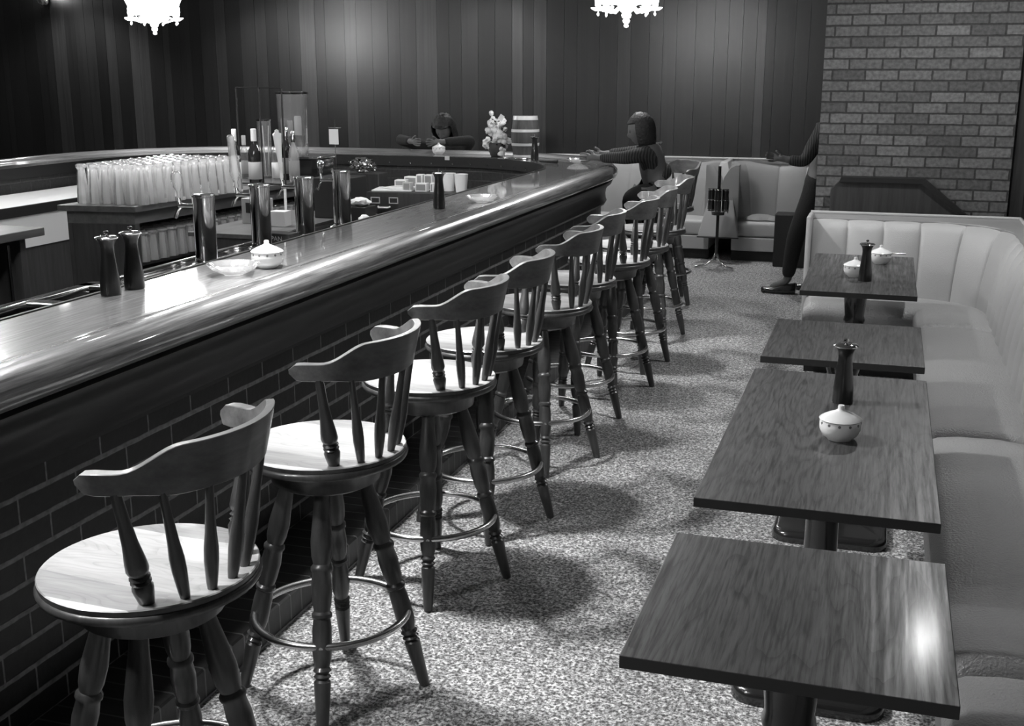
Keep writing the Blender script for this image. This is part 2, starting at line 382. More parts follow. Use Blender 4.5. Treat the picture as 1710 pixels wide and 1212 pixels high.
# brick pier, buff brick, with a dark raking panel against its foot
def uv_box(name, lo, hi, mat):
    bm = bmesh.new(); add_box(bm, lo, hi, 0.0); uvl = bm.loops.layers.uv.new('UVMap')
    for f in bm.faces:
        for l in f.loops:
            c = l.vert.co; nn = f.normal
            f.normal_update()
            if abs(f.normal.y) > 0.5: l[uvl].uv = (c.x+0.07, c.z+0.012)
            elif abs(f.normal.x) > 0.5: l[uvl].uv = (c.y, c.z+0.012)
            else: l[uvl].uv = (c.x, c.y)
    return finish(name, bm, mat, smooth=False)
struct(uv_box('wall_brick_pier', (-0.435, 7.97, 0), (0.745, 8.55, 3.0), 'brick_wall'))
struct(box('wall_recess', (0.745, 8.05, 0), (5.0, 8.2, 3.0), 'cab_wood', bevel=0))
pr = empty('raking_panel', (0, 7.95, 0), label='low dark panel with a slanting top edge against the brick pier', cat='panel')
def slab_xz(name, poly, y0, y1, mat, parent):
    bm = bmesh.new(); a = [bm.verts.new((x, y0, z)) for x, z in poly]; b = [bm.verts.new((x, y1, z)) for x, z in poly]; n = len(poly)
    bm.faces.new(a); bm.faces.new(list(reversed(b)))
    for i in range(n): bm.faces.new((a[i], b[i], b[(i+1) % n], a[(i+1) % n]))
    return finish(name, bm, mat, parent)
slab_xz('board', [(-0.335, 0.0), (0.50, 0.0), (0.50, 0.90), (0.22, 1.115), (-0.285, 1.115), (-0.335, 1.06)], -0.10, -0.005, 'cab_wood', pr)
slab_xz('top_edging', [(-0.285, 1.112), (0.215, 1.112), (0.235, 1.143), (-0.275, 1.143)], -0.12, -0.002, 'black', pr)
slab_xz('slanting_edging', [(0.215, 1.112), (0.235, 1.143), (0.54, 0.895), (0.50, 0.895)], -0.12, -0.002, 'black', pr)

# ------------------------------------------------------------------ the horseshoe bar
XI, XL, YC, RA = -2.52, -6.50, 8.60, 1.13
def track(y0=-1.6, yl=1.5, a=14):
    P = [((XI, y0), (1, 0))]
    for k in range(1, 10): P.append(((XI, y0+(YC-y0)*k/10), (1, 0)))
    for k in range(a+1):
        t = PI/2*k/a; P.append(((XI-RA+RA*math.cos(t), YC+RA*math.sin(t)), (math.cos(t), math.sin(t))))
    for k in range(a+1):
        t = PI/2+PI/2*k/a; P.append(((XL+RA+RA*math.cos(t), YC+RA*math.sin(t)), (math.cos(t), math.sin(t))))
    for k in range(1, 9): P.append(((XL, YC+(yl-YC)*k/8), (-1, 0)))
    return P
TR = track()
bar = empty('bar_counter', (0, 0, 0), label='long dark polished wooden horseshoe bar on a dark brick front', cat='bar')
sweep('counter_top', TR, [(0.0, 1.035), (0.0, 1.068), (0.004, 1.070), (0.012, 1.070), (0.35, 1.070), (0.36, 1.070), (0.37, 1.066), (0.40, 1.035)], 'bar_top', bar)
nose = [(0.362, 1.040), (0.362, 1.0703), (0.375, 1.0705), (0.385, 1.072), (0.41, 1.082), (0.44, 1.094), (0.475, 1.100), (0.51, 1.099), (0.54, 1.090), (0.560, 1.072), (0.568, 1.050),
        (0.566, 1.030), (0.556, 1.012), (0.54, 1.004), (0.50, 1.000), (0.45, 1.010)]
sweep('bar_rail', TR, nose, 'bar_top', bar, ang=50)
sweep('apron', TR, [(0.30, 1.036), (0.50, 1.002), (0.528, 0.985), (0.520, 0.962), (0.497, 0.945), (0.478, 0.915), (0.472, 0.88), (0.476, 0.845), (0.484, 0.825), (0.474, 0.808), (0.43, 0.808), (0.30, 0.9)], 'bar_dark', bar, ang=50)
sweep('brick_front', TR, [(0.10, 0.0), (0.44, 0.0), (0.44, 0.83), (0.10, 0.83)], 'brick_bar', bar, vfun=lambda d, z: z+0.06)
sweep('brick_step', TR, [(0.43, 0.0), (0.715, 0.0), (0.72, 0.006), (0.72, 0.094), (0.714, 0.10), (0.43, 0.10)], 'brick_sold', bar, vfun=lambda d, z: 0.1+0.4*z+0.0*d)
sweep('step_mortar', TR, [(0.7185, 0.0), (0.7235, 0.0), (0.7235, 0.008), (0.7185, 0.008)], 'label_d', bar)
sweep('inner_brick_face', TR[9:], [(0.02, 0.0), (0.11, 0.0), (0.11, 1.03), (0.02, 1.03)], 'brick_in', bar, vfun=lambda d, z: z)
sweep('inner_face', TR[:10], [(0.02, 0.0), (0.11, 0.0), (0.11, 1.03), (0.02, 1.03)], 'bar_dark', bar)
sweep('inner_edging', TR, [(-0.014, 0.985), (0.0, 0.985), (0.0, 1.073), (-0.014, 1.073)], 'black', bar)
# row of pale screws under the far inner edge
for k in range(22):
    t = k/21
    if k < 8:
        a = R(20+70*k/8); px, py = XI-RA+(RA-0.016)*math.cos(a), YC+(RA-0.016)*math.sin(a)
    else: px, py = XI-RA-(k-8)*0.20, YC+RA-0.016
    lathe('screw', [(0, 0), (0.006, 0.001), (0.007, 0.006)], 'chrome', bar, 8, Matrix.Translation((px, py, 1.012)) @ Matrix.Rotation(PI/2, 4, 'X'))

# stainless drainboard inside the right arm
db = empty('drainboard', (0, 0, 0), label='long stainless drainboard behind the right-hand bar edge', cat='drainboard')
bm = bmesh.new(); add_box(bm, (-3.03, 4.02, 0.925), (-2.545, 6.45, 0.95), 0.004); add_box(bm, (-3.05, 4.0, 0.925), (-3.02, 6.45, 0.968), 0.006)
finish('ledge', bm, 'steel', db)
bm = bmesh.new()
add_box(bm, (-3.12, 2.1, 0.925), (-3.06, 3.98, 0.955), 0.004); add_box(bm, (-2.66, 2.1, 0.925), (-2.545, 3.98, 0.945), 0.004)
add_box(bm, (-3.12, 3.55, 0.925), (-2.6, 3.63, 0.953), 0.004); add_box(bm, (-3.12, 3.92, 0.925), (-2.6, 4.02, 0.955), 0.004)
finish('sink_rim', bm, 'steel', db)
box('sink_bowl', (-3.08, 2.1, 0.70), (-2.64, 3.95, 0.72), 'steel', db)
box('under_panel', (-3.02, 2.1, 0.12), (-2.98, 6.45, 0.925), 'cab_wood', db)
box('sink_apron', (-3.12, 2.1, 0.70), (-3.10, 3.98, 0.93), 'steel', db)
bm = bmesh.new()
for x in (-3.0, -2.6):
    for y in (2.2, 4.4, 6.4): add_box(bm, (x-0.015, y-0.015, 0), (x+0.015, y+0.015, 0.93), 0.002)
finish('legs_frame', bm, 'steel', db)

# ------------------------------------------------------------------ bar stools
def arc_rail():
    """bent back rail: flat-faced tall crest in the middle stepping down to lower arm ends"""
    bm = bmesh.new(); N = 48; rows = []
    sm = lambda e0, e1, v: (lambda t: t*t*(3-2*t))(min(1, max(0, (v-e0)/(e1-e0))))
    for i in range(N+1):
        u = -1+2*i/N; au = abs(u); a = R(80)*u
        x = 0.235*math.cos(a)+0.022; y = 0.252*math.sin(a)
        if au > 0.84: x -= 0.16*(au-0.84)
        crest = 1-sm(0.46, 0.80, au)
        top = 1.068+0.047*crest; bot = 1.020-0.012*crest
        th = 0.0095+0.006*sm(0.6, 0.95, au)
        if au > 0.93:
            q = math.sqrt(max(0, 1-((au-0.93)/0.072)**2)); mid = (top+bot)/2; top = mid+(top-mid)*q; bot = mid+(bot-mid)*q; th *= max(q, 0.3)
        n = Vector((math.cos(a)*0.252, math.sin(a)*0.235, 0)).normalized(); c = Vector((x, y, 0)); lean = 0.22
        row = []
        b_ = 0.0015
        for (s, z) in ((-1, bot+b_), (-0.85, bot), (0.85, bot), (1, bot+b_), (1, (top+bot)/2), (1, top-b_), (0.85, top), (-0.85, top), (-1, top-b_), (-1, (top+bot)/2)):
            row.append(bm.verts.new(c+n*(s*th+lean*(z-1.05))+Vector((0, 0, z))))
        rows.append(row)
    for a, b in zip(rows, rows[1:]):
        for k in range(len(a)): bm.faces.new((a[k], a[(k+1) % len(a)], b[(k+1) % len(a)], b[k]))
    bm.faces.new(rows[0]); bm.faces.new(rows[-1])
    return bm
POST = [(0, 0.0145), (0.10, 0.020), (0.16, 0.0225), (0.20, 0.018), (0.215, 0.022), (0.235, 0.015), (0.255, 0.022), (0.28, 0.016), (0.30, 0.021), (0.33, 0.0235), (0.40, 0.022), (0.55, 0.0165), (0.75, 0.013), (1, 0.0115)]
SPIN = [(0, 0.0095), (0.08, 0.012), (0.28, 0.0155), (0.40, 0.0155), (0.55, 0.012), (0.8, 0.0095), (1, 0.0085)]
LEG = [(0, 0.0), (0.001, 0.015), (0.03, 0.017), (0.19, 0.0235), (0.215, 0.024), (0.225, 0.018), (0.237, 0.025), (0.248, 0.018), (0.262, 0.026), (0.275, 0.020), (0.30, 0.025),
       (0.335, 0.028), (0.43, 0.0275), (0.47, 0.024), (0.478, 0.029), (0.49, 0.029), (0.50, 0.023), (0.53, 0.027), (0.60, 0.030), (0.655, 0.0265), (0.665, 0.031), (0.677, 0.031), (0.69, 0.024), (0.72, 0.029), (0.78, 0.031), (0.86, 0.026), (0.94, 0.021), (1, 0.020)]
def make_stool():
    t = empty('bar_stool')
    seat = [(0, 0.716), (0.10, 0.716), (0.185, 0.722), (0.215, 0.735), (0.229, 0.748), (0.232, 0.757), (0.2325, 0.7665), (0.230, 0.769), (0.20, 0.768), (0.12, 0.764), (0, 0.762)]
    bm = bmesh.new(); add_lathe(bm, seat, 56)
    bmesh.ops.recalc_face_normals(bm, faces=bm.faces[:])
    for f in bm.faces: f.material_index = 0 if f.normal.z > 0.55 else 1
    finish('seat', bm, ['seat_wood', 'stool_wood'], t, ang=40)
    bm = bmesh.new(); add_tube(bm, [(0.2255*math.cos(2*PI*k/48), 0.2255*math.sin(2*PI*k/48), 0.744) for k in range(48)], 0.0125, 8, True); finish('seat_rim', bm, 'stool_wood', t, ang=80)
    lathe('swivel_board', [(0, 0.655), (0.13, 0.655), (0.155, 0.668), (0.16, 0.70), (0.175, 0.7185), (0, 0.7185)], 'stool_wood', t, 32)
    finish('back_rail', arc_rail(), 'rail_wood', t, ang=30)
    for a in (-55, 55):
        ra = R(a); turned('back_post', (0.196*math.cos(ra), 0.196*math.sin(ra), 0.764), (0.235*math.cos(ra*1.2)+0.018, 0.252*math.sin(ra*1.2), 1.026), POST, 'stool_wood', t, 14)
    for a in (-34, -17, 0, 17, 34):
        ra = R(a); turned('spindle', (0.206*math.cos(ra), 0.206*math.sin(ra), 0.764), (0.235*math.cos(ra*1.32)+0.015, 0.252*math.sin(ra*1.32), 1.018), SPIN, 'stool_wood', t, 12)
    tube('foot_ring', [(0.226*math.cos(2*PI*k/48), 0.226*math.sin(2*PI*k/48), 0.245) for k in range(48)], 0.0115, 'brass', t, 10, True)
    for k in range(4):
        a = R(20+90*k); lg = turned('leg', (0.272*math.cos(a), 0.272*math.sin(a), 0), (0.105*math.cos(a), 0.105*math.sin(a), 0.675), LEG, 'stool_wood', t, 16)
        mt = Matrix.Translation((0.2365*math.cos(a), 0.2365*math.sin(a), 0.245)) @ Matrix.Rotation(a, 4, 'Z') @ Matrix.Rotation(PI/2, 4, 'Y')
        lathe('screw', [(0, 0.004), (0.006, 0.003), (0.0075, -0.004)], 'chrome', lg, 8, mt)
    return t
stool0 = make_stool()
ys = [(-1.455, 1.985, -2), (-1.475, 2.86, -1), (-1.475, 3.67, -2), (-1.478, 4.27, 2), (-1.478, 5.09, 1), (-1.515, 5.75, 4), (-1.475, 6.45, 2), (-1.475, 7.04, 12), (-1.505, 7.85, 16)]
lab = ['nearest captain style bar stool, cut by the bottom edge of the photo', 'second bar stool from the camera, its whole footring in view', 'third bar stool from the camera, beside the sink end of the bar',
       'fourth bar stool from the camera along the bar', 'fifth bar stool from the camera, middle of the row', 'sixth bar stool from the camera, pushed closer to the bar',
       'seventh bar stool from the camera, third from the far end', 'eighth bar stool from the camera, last but one in the row', 'farthest bar stool of the row, standing nearest the wall booths']
for i, (x, y, r) in enumerate(ys):
    o = stool0 if i == 0 else copy_tree(stool0)
    o.location = (x, y, 0); o.rotation_euler = (0, 0, R(r))
    tag(o, lab[i], 'stool', 'wooden captain bar stools along the bar')
o = copy_tree(stool0); o.location = (-1.665, 9.20, 0); o.rotation_euler = (0, 0, R(42))
tag(o, 'bar stool at the bend of the bar, occupied by the seated person', 'stool', 'wooden captain bar stools along the bar')

# ------------------------------------------------------------------ tables
def base_plate(t, cy):
    bm = bmesh.new(); add_box(bm, (-0.33, cy-0.40, 0.0), (0.11, cy+0.40, 0.045), 0.0)
    vert = [e for e in bm.edges if abs(e.verts[0].co.z-e.verts[1].co.z) > 0.01]
    bmesh.ops.bevel(bm, geom=vert, offset=0.07, segments=6, affect='EDGES', profile=0.5)
    topf = [e for e in bm.edges if e.verts[0].co.z > 0.04 and e.verts[1].co.z > 0.04]
    bmesh.ops.bevel(bm, geom=topf, offset=0.025, segments=4, affect='EDGES', profile=0.5)
    finish('base', bm, 'iron', t, ang=50)
def make_table(y0, y1, label, two=False, xl=-0.41, xr=0.19):
    t = empty('pedestal_table', (0, 0, 0), label=label, cat='table', group='dark wood pedestal tables along the banquette')
    bm = bmesh.new(); add_box(bm, (xl, y0, 0.7135), (xr, y1, 0.74), 0.002)
    for f in bm.faces: f.material_index = 0 if f.normal.z > 0.9 else 1
    finish('tabletop', bm, ['table', 'table_edge'], t, smooth=False)
    cy = (y0+y1)/2; cx = -0.11
    base_plate(t, cy)
    turned('column', (cx, cy, 0.04), (cx, cy, 0.70), [(0, 0.075), (0.03, 0.075), (0.05, 0.055), (0.62, 0.05), (0.66, 0.058), (0.70, 0.052), (0.86, 0.062), (0.93, 0.075), (1, 0.08)], 'black_gloss', t, 20)
    bm = bmesh.new(); add_box(bm, (cx-0.24, cy-0.03, 0.69), (cx+0.24, cy+0.03, 0.7135), 0.006); add_box(bm, (cx-0.03, cy-0.24, 0.69), (cx+0.03, cy+0.24, 0.7135), 0.006)
    finish('bracket', bm, 'black', t)
    return t
make_table(1.945, 2.575, 'nearest square wooden table, bare, with a bright sheen at its right edge')
make_table(2.82, 4.23, 'long wooden table holding a pepper mill and one sugar bowl')
make_table(4.43, 5.16, 'small bare wooden table between the long table and the far one')
make_table(5.90, 7.19, 'farthest wooden table, with two sugar bowls and a pepper mill', xl=-0.37, xr=0.19)

# ------------------------------------------------------------------ small tableware
def make_mill(h=0.2, cap='chrome'):
    t = empty('pepper_mill')
    s = h/0.2
    lathe('body', [(0, 0), (0.0335*s, 0), (0.0345*s, 0.006*s), (0.033*s, 0.05*s), (0.0275*s, 0.10*s), (0.0235*s, 0.135*s), (0.0225*s, 0.155*s), (0.0245*s, 0.170*s), (0.030*s, 0.182*s), (0.0375*s, 0.190*s), (0, 0.190*s)], 'mill', t, 28, ang=45)
    lathe('cap', [(0, 0.189*s), (0.0385*s, 0.189*s), (0.0395*s, 0.193*s), (0.034*s, 0.197*s), (0.012*s, 0.200*s), (0, 0.200*s)], cap, t, 24)
    lathe('knob', [(0.004*s, 0.199*s), (0.004*s, 0.205*s), (0.0085*s, 0.208*s), (0.008*s, 0.213*s), (0, 0.216*s)], cap, t, 12)
    return t
mill0 = make_mill(0.2)
def put(o, loc, rz, label, cat, group=None, first=False, scale=None):
    c = o if first else copy_tree(o)
    c.location = loc; c.rotation_euler = (0, 0, rz)
    if scale: c.scale = (scale,)*3
    return tag(c, label, cat, group)
GM = 'dark pepper mills with metal caps'
put(mill0, (-0.083, 3.855, 0.74), 0.3, 'dark pepper mill standing on the long table', 'pepper mill', GM, True)
put(mill0, (-0.065, 6.28, 0.74), 0.9, 'dark pepper mill in front of the bowls on the farthest table', 'pepper mill', GM)
put(mill0, (-2.545+0.08, 3.27, 1.0715), 0.1, 'left one of two dark mills at the near inner bar edge', 'pepper mill', GM)
put(mill0, (-2.46, 3.395, 1.0715), 0.6, 'right one of two dark mills at the near inner bar edge', 'pepper mill', GM)
put(mill0, (-2.335, 6.0, 1.0715), 0.5, 'single dark pepper mill on the bar between the dishes', 'pepper mill', GM)
put(mill0, (-2.86, 9.60, 1.0715), 0.2, 'dark pepper mill in front of the small barrel', 'pepper mill', GM)
def make_bowl():
    t = empty('sugar_bowl')
    lathe('bowl', [(0, 0), (0.036, 0), (0.038, 0.004), (0.052, 0.014), (0.060, 0.032), (0.0605, 0.050), (0.058, 0.060), (0.055, 0.060), (0.056, 0.045), (0.03, 0.01), (0, 0.008)], 'porcelain', t, 36, ang=60)
    bm = bmesh.new()
    for k in range(12):
        a = 2*PI*k/12; c = Vector((0.0597*math.cos(a), 0.0597*math.sin(a), 0.052)); r = 0.0045
        add_lathe(bm, [(0, 0.0015), (r, 0.0008), (r, -0.001)], 7, Matrix.Translation(c) @ Matrix.Rotation(a, 4, 'Z') @ Matrix.Rotation(PI/2, 4, 'Y'))
    finish('flower_band', bm, 'pattern', t)
    lathe('lid', [(0, 0.060), (0.060, 0.060), (0.0625, 0.0625), (0.058, 0.067), (0.040, 0.077), (0.018, 0.086), (0.0095, 0.092), (0.010, 0.099), (0.0085, 0.104), (0, 0.106)], 'porcelain', t, 36, ang=60)
    return t
bowl0 = make_bowl(); GB = 'white lidded porcelain sugar bowls'
put(bowl0, (-0.075, 3.445, 0.74), 0, 'white lidded sugar bowl on the long table', 'sugar bowl', GB, True)
put(bowl0, (-0.12, 6.40, 0.74), 0, 'left one of two white sugar bowls on the farthest table', 'sugar bowl', GB)
b2 = put(bowl0, (0.005, 6.90, 0.74), 0, 'sugar bowl with a spoon handle sticking out, on the farthest table', 'sugar bowl', GB)
tube('spoon', [(0.02, 0.0, 0.058), (0.07, 0.0, 0.060), (0.135, 0.01, 0.058)], [0.004, 0.003, 0.004], 'steel', b2, 8)
put(bowl0, (-2.24, 3.93, 1.0715), 0, 'white lidded sugar bowl on the bar beside the near glass dish', 'sugar bowl', GB)
put(bowl0, (-3.90, 10.03, 1.0715), 0, 'white sugar bowl far across on the back stretch of bar', 'sugar bowl', GB)
def make_dish(mat='glass_white'):
    t = empty('glass_dish')
    bm = bmesh.new(); seg = 48
    def ring(r, z, w): return [bm.verts.new((r*(1+w*(1 if k % 2 else -1))*math.cos(2*PI*k/seg), r*(1+w*(1 if k % 2 else -1))*math.sin(2*PI*k/seg), z)) for k in range(seg)]
    rs = [ring(*q) for q in ((0.034, 0.0, 0.02), (0.036, 0.004, 0.03), (0.055, 0.010, 0.02), (0.078, 0.022, 0.012), (0.094, 0.038, 0.01), (0.098, 0.043, 0.02), (0.092, 0.041, 0.0), (0.074, 0.026, 0.0), (0.05, 0.014, 0.0), (0.02, 0.009, 0.0))]
    for a, b in zip(rs, rs[1:]):
        for k in range(seg): bm.faces.new((a[k], a[(k+1) % seg], b[(k+1) % seg], b[k]))
    bm.faces.new(rs[0]); bm.faces.new(rs[-1])
    o = finish('dish', bm, mat, t, ang=12)
    return t
dish0 = make_dish(); GD = 'shallow cut glass dishes on the bar'
put(dish0, (-2.275, 3.74, 1.0715), 0, 'nearest shallow cut-glass dish, in the bright reflection on the bar', 'dish', GD, True)
put(dish0, (-2.20, 6.33, 1.0725), 0, 'cut-glass dish halfway along the bar, right of a pepper mill', 'dish', GD, scale=0.95)
put(dish0, (-2.42, 9.36, 1.0715), 0, 'farthest glass dish, on the curve of the bar', 'dish', GD, scale=0.92)

# ------------------------------------------------------------------ curved banquette on the right
def arc_pts(cx, cy, r, a0, a1, n): return [((cx+r*math.cos(R(a0+(a1-a0)*k/n)), cy+r*math.sin(R(a0+(a1-a0)*k/n))), (math.cos(R(a0+(a1-a0)*k/n)), math.sin(R(a0+(a1-a0)*k/n)))) for k in range(n+1)]
def resample(path, step):
    P = [Vector(p) for p, n in path]; N = [Vector(n) for p, n in path]; s = [0]
    for a, b in zip(P, P[1:]): s.append(s[-1]+(b-a).length)
    n = max(2, int(round(s[-1]/step))); out = []
    for i in range(n+1):
        d = s[-1]*i/n; k = 0
        while k < len(s)-2 and s[k+1] < d: k += 1
        f = (d-s[k])/max(1e-9, s[k+1]-s[k]); out.append((P[k].lerp(P[k+1], f), N[k].lerp(N[k+1], f).normalized(), d))
    return out
def channel_back(name, path, prof, chan, mat, parent, puff=0.022, thick=0.05):
    """upholstered back: prof list of (outward d, z) for the face; vertical seams every chan metres"""
    fine = resample(path, 0.004); Ltot = fine[-1][2]; pts = []; k = 0
    while k*chan < Ltot:
        for f in (0, 0.025, 0.06, 0.14, 0.3, 0.5, 0.7, 0.86, 0.94, 0.975):
            d = (k+f)*chan
            if d < Ltot: pts.append((*fine[min(len(fine)-1, int(round(d/Ltot*(len(fine)-1))))][:2], d))
        k += 1
    pts.append(fine[-1])
    bm = bmesh.new(); rows = []
    for p, n, d in pts:
        c = (d/chan) % 1.0; b = puff*(abs(math.sin(PI*c))**0.45)
        row = []
        for i, (dd, z) in enumerate(prof):
            fade = 0.25+0.75*math.sin(PI*min(1, (i+0.6)/len(prof)))
            q = p + n*(dd-b*fade); row.append(bm.verts.new((q.x, q.y, z)))
        q = p+n*(prof[-1][0]+thick); row.append(bm.verts.new((q.x, q.y, prof[-1][1]))); row.append(bm.verts.new((q.x, q.y, prof[0][1]-0.05)))
        rows.append(row)
    for a, b in zip(rows, rows[1:]):
        for k in range(len(a)-1): bm.faces.new((a[k], b[k], b[k+1], a[k+1]))
    bm.faces.new(rows[0]); bm.faces.new(rows[-1])
    return finish(name, bm, mat, parent, ang=70)
bq = empty('corner_banquette', (0, 0, 0), label='long light grey vinyl banquette curving round the corner behind the tables', cat='banquette')
RC = 0.42
path = [((-0.42, 7.50), (0, 1)), ((-0.1, 7.50), (0, 1))] + [((0.20, 7.50), (0, 1))] + arc_pts(0.20, 7.08, RC, 90, 0, 14)[1:] + [((0.62, y), (1, 0)) for y in (6.5, 5.5, 4, 2.5, 1, -0.6)]
prof = [(-0.005, 0.37), (0.0, 0.46), (0.012, 0.56), (0.03, 0.66), (0.052, 0.76), (0.075, 0.84), (0.098, 0.885), (0.125, 0.905)]
channel_back('backrest', path, prof, 0.215, 'vinyl', bq, 0.03)
# flat cap behind the back: from the curved roll out to a square corner
outer = []
for p, n in path:
    x, y = p
    if n[0] < 0.02: outer.append((x, 7.68))
    elif n[0] > 0.98: outer.append((0.80, y))
    else:
        a = math.atan2(n[1], n[0]); k = 7.68-7.08; j = 0.80-0.20
        if math.tan(a) > k/j: outer.append((0.20+k/math.tan(a), 7.68))
        else: outer.append((0.80, 7.08+j*math.tan(a)))
bm = bmesh.new(); A = []; B = []; A2 = []; B2 = []
for (p, n), q in zip(path, outer):
    A.append(bm.verts.new((p[0]+n[0]*0.105, p[1]+n[1]*0.105, 0.902))); B.append(bm.verts.new((q[0], q[1], 0.925)))
    A2.append(bm.verts.new((p[0]+n[0]*0.105, p[1]+n[1]*0.105, 0.60))); B2.append(bm.verts.new((q[0], q[1], 0.0)))
for i in range(len(A)-1):
    bm.faces.new((A[i], A[i+1], B[i+1], B[i])); bm.faces.new((B[i], B[i+1], B2[i+1], B2[i])); bm.faces.new((A[i], A2[i], A2[i+1], A[i+1]))
finish('cap', bm, 'vinyl_d', bq, ang=30)
oc = [(-0.44, 7.68, 0.93), (0.80, 7.68, 0.93), (0.80, -0.6, 0.93)]
tube('outer_piping', oc, 0.012, 'vinyl', bq, 8)
box('left_end', (-0.45, 7.43, 0.0), (-0.42, 7.69, 0.93), 'vinyl', bq, 0.012, 3)
# cushions: rounded-front sweep pieces
def cushion(name, pth, depth, parent, mat='vinyl', zt=0.45, zb=0.33, crown=0.0):
    pts = resample(pth, 0.05); bm = bmesh.new(); rows = []; n_ = len(pts)
    for i, (p, n, d) in enumerate(pts):
        L = pts[-1][2]; e = min(d, L-d)/0.05; q = 1.0 if e >= 1 else math.sqrt(max(0.0, 1-(1-e)**2)); drop = (1-q)*0.03
        row = []
        for (dd, z) in ((0.02, zb), (0.02, zt-0.015), (-0.03, zt-0.002), (-depth*0.35, zt+0.012), (-depth*0.7, zt+0.010), (-depth+0.05, zt), (-depth+0.018, zt-0.016), (-depth, zt-0.045), (-depth, zt-0.08), (-depth+0.02, zb)):
            zz = z-drop if z > zb+0.02 else z
            w = p+n*dd; row.append(bm.verts.new((w.x, w.y, zz)))
        rows.append(row)
    for a, b in zip(rows, rows[1:]):
        for k in range(len(a)): bm.faces.new((a[k], a[(k+1) % len(a)], b[(k+1) % len(a)], b[k]))
    bm.faces.new(rows[0]); bm.faces.new(rows[-1])
    return finish(name, bm, mat, parent, ang=60)
straight = lambda y0, y1: [((0.62, y0), (1, 0)), ((0.62, y1), (1, 0))]
cpath = [((-0.42, 7.50), (0, 1)), ((0.20, 7.50), (0, 1))] + arc_pts(0.20, 7.08, RC, 90, 0, 14)[1:] + [((0.62, 6.62), (1, 0))]
cushion('seat_cushion', cpath, 0.41, bq, 'vinyl_seat')
for y0, y1 in ((6.615, 4.57), (4.565, 2.68), (2.675, 0.9), (0.895, -0.6)): cushion('seat_cushion', straight(y0, y1), 0.41, bq, 'vinyl_seat')
fp = [((-0.40, 7.52), (0, 1)), ((0.20, 7.52), (0, 1))] + arc_pts(0.20, 7.10, RC, 90, 0, 10)[1:] + [((0.62, -0.6), (1, 0))]
sweep('seat_base', fp, [(-0.385, 0.10), (-0.385, 0.33), (0.0, 0.33), (0.0, 0.10)], 'vinyl_d', bq)
sweep('plinth', fp, [(-0.32, 0.0), (-0.32, 0.10), (0.0, 0.10), (0.0, 0.0)], 'black', bq)

# ------------------------------------------------------------------ wall booths at the back
wb = empty('wall_booth', (0, 0, 0), label='pale padded booth seating along the far board wall', cat='booth')
rp = [((-1.46, 11.42), (-1, 0))] 
rpath = [((-1.44, 11.35), (-1, 0.1))] + [((-1.05+0.38*math.cos(a), 11.50+0.38*math.sin(a)), (math.cos(a), math.sin(a))) for a in [R(180-90*k/10) for k in range(11)]] + [((x, 11.88), (0, 1)) for x in (-0.7, -0.2, 0.6, 1.6)]
lpath = [((-1.56-(p[0]+1.44), p[1]), (-n[0], n[1])) for p, n in rpath]
wprof = [(-0.01, 0.33), (0.0, 0.42), (0.02, 0.55), (0.05, 0.70), (0.09, 0.82), (0.14, 0.90), (0.19, 0.93)]
channel_back('backrest', rpath, wprof, 0.26, 'vinyl_d', wb, 0.016, 0.03)
channel_back('backrest', list(reversed(lpath)), wprof, 0.26, 'vinyl_d', wb, 0.016, 0.03)
box('top_ledge', (-4.1, 12.0, 0.90), (3.0, 12.12, 0.955), 'vinyl_d', wb, 0.012, 3)
tube('top_piping', [(-4.1, 12.0, 0.952), (3.0, 12.0, 0.952)], 0.011, 'vinyl', wb, 8)
for (x0, x1) in ((-1.40, 1.6), (-4.1, -1.62)):
    bm = bmesh.new(); add_box(bm, (x0, 11.46, 0.235), (x1, 11.98, 0.385), 0.035, 4); finish('seat_cushion', bm, 'vinyl', wb)
    box('seat_base', (x0, 11.45, 0.10), (x1, 11.98, 0.232), 'vinyl', wb, 0.008)
    box('plinth', (x0, 11.50, 0.0), (x1, 11.98, 0.10), 'black', wb)
# flared padded divider between the two booths
bm = bmesh.new()
fr = [(-0.195, 11.24, 0.255), (0.195, 11.24, 0.255), (0.075, 11.42, 0.80), (0.035, 11.5, 0.955), (-0.035, 11.5, 0.955), (-0.075, 11.42, 0.80)]
a = [bm.verts.new((-1.505+x, y, z)) for x, y, z in fr]; b = [bm.verts.new((-1.505+x*0.5, 12.1, z)) for x, y, z in fr]
bm.faces.new(a); bm.faces.new(list(reversed(b)))
for i in range(6): bm.faces.new((a[i], a[(i+1) % 6], b[(i+1) % 6], b[i]))
bmesh.ops.bevel(bm, geom=bm.edges[:], offset=0.008, segments=2, affect='EDGES', profile=0.5)
finish('divider', bm, 'vinyl', wb)
box('divider_seam', (-1.705, 11.235, 0.243), (-1.305, 11.26, 0.256), 'vinyl_seam', wb, 0.002)
tag(box('side_table', (-0.97, 11.2, 0.0), (-0.60, 11.43, 0.50), 'black', bevel=0.01), 'low black cabinet at the end of the far booth', 'cabinet')
# rumpled pale cloth on the right booth seat
bm = bmesh.new(); nx, ny = 24, 10; gr = []
for i in range(nx+1):
    row = []
    for j in range(ny+1):
        u, v = i/nx, j/ny; h = 0.012+0.055*math.sin(PI*u)**0.6*math.sin(PI*v)**0.5*(0.7+0.5*noise.noise(Vector((u*4, v*3, 1))))
        row.append(bm.verts.new((-1.30+0.36*u+0.01*math.sin(9*v), 11.52+0.22*v+0.012*math.sin(13*u), 0.385+max(0.004, h))))
    gr.append(row)
for i in range(nx):
    for j in range(ny): bm.faces.new((gr[i][j], gr[i+1][j], gr[i+1][j+1], gr[i][j+1]))
r = bmesh.ops.solidify(bm, geom=bm.faces[:], thickness=0.004)
tag(finish('folded_cloth', bm, 'cloth_l', ang=60), 'rumpled pale cloth lying on the right booth seat', 'cloth')
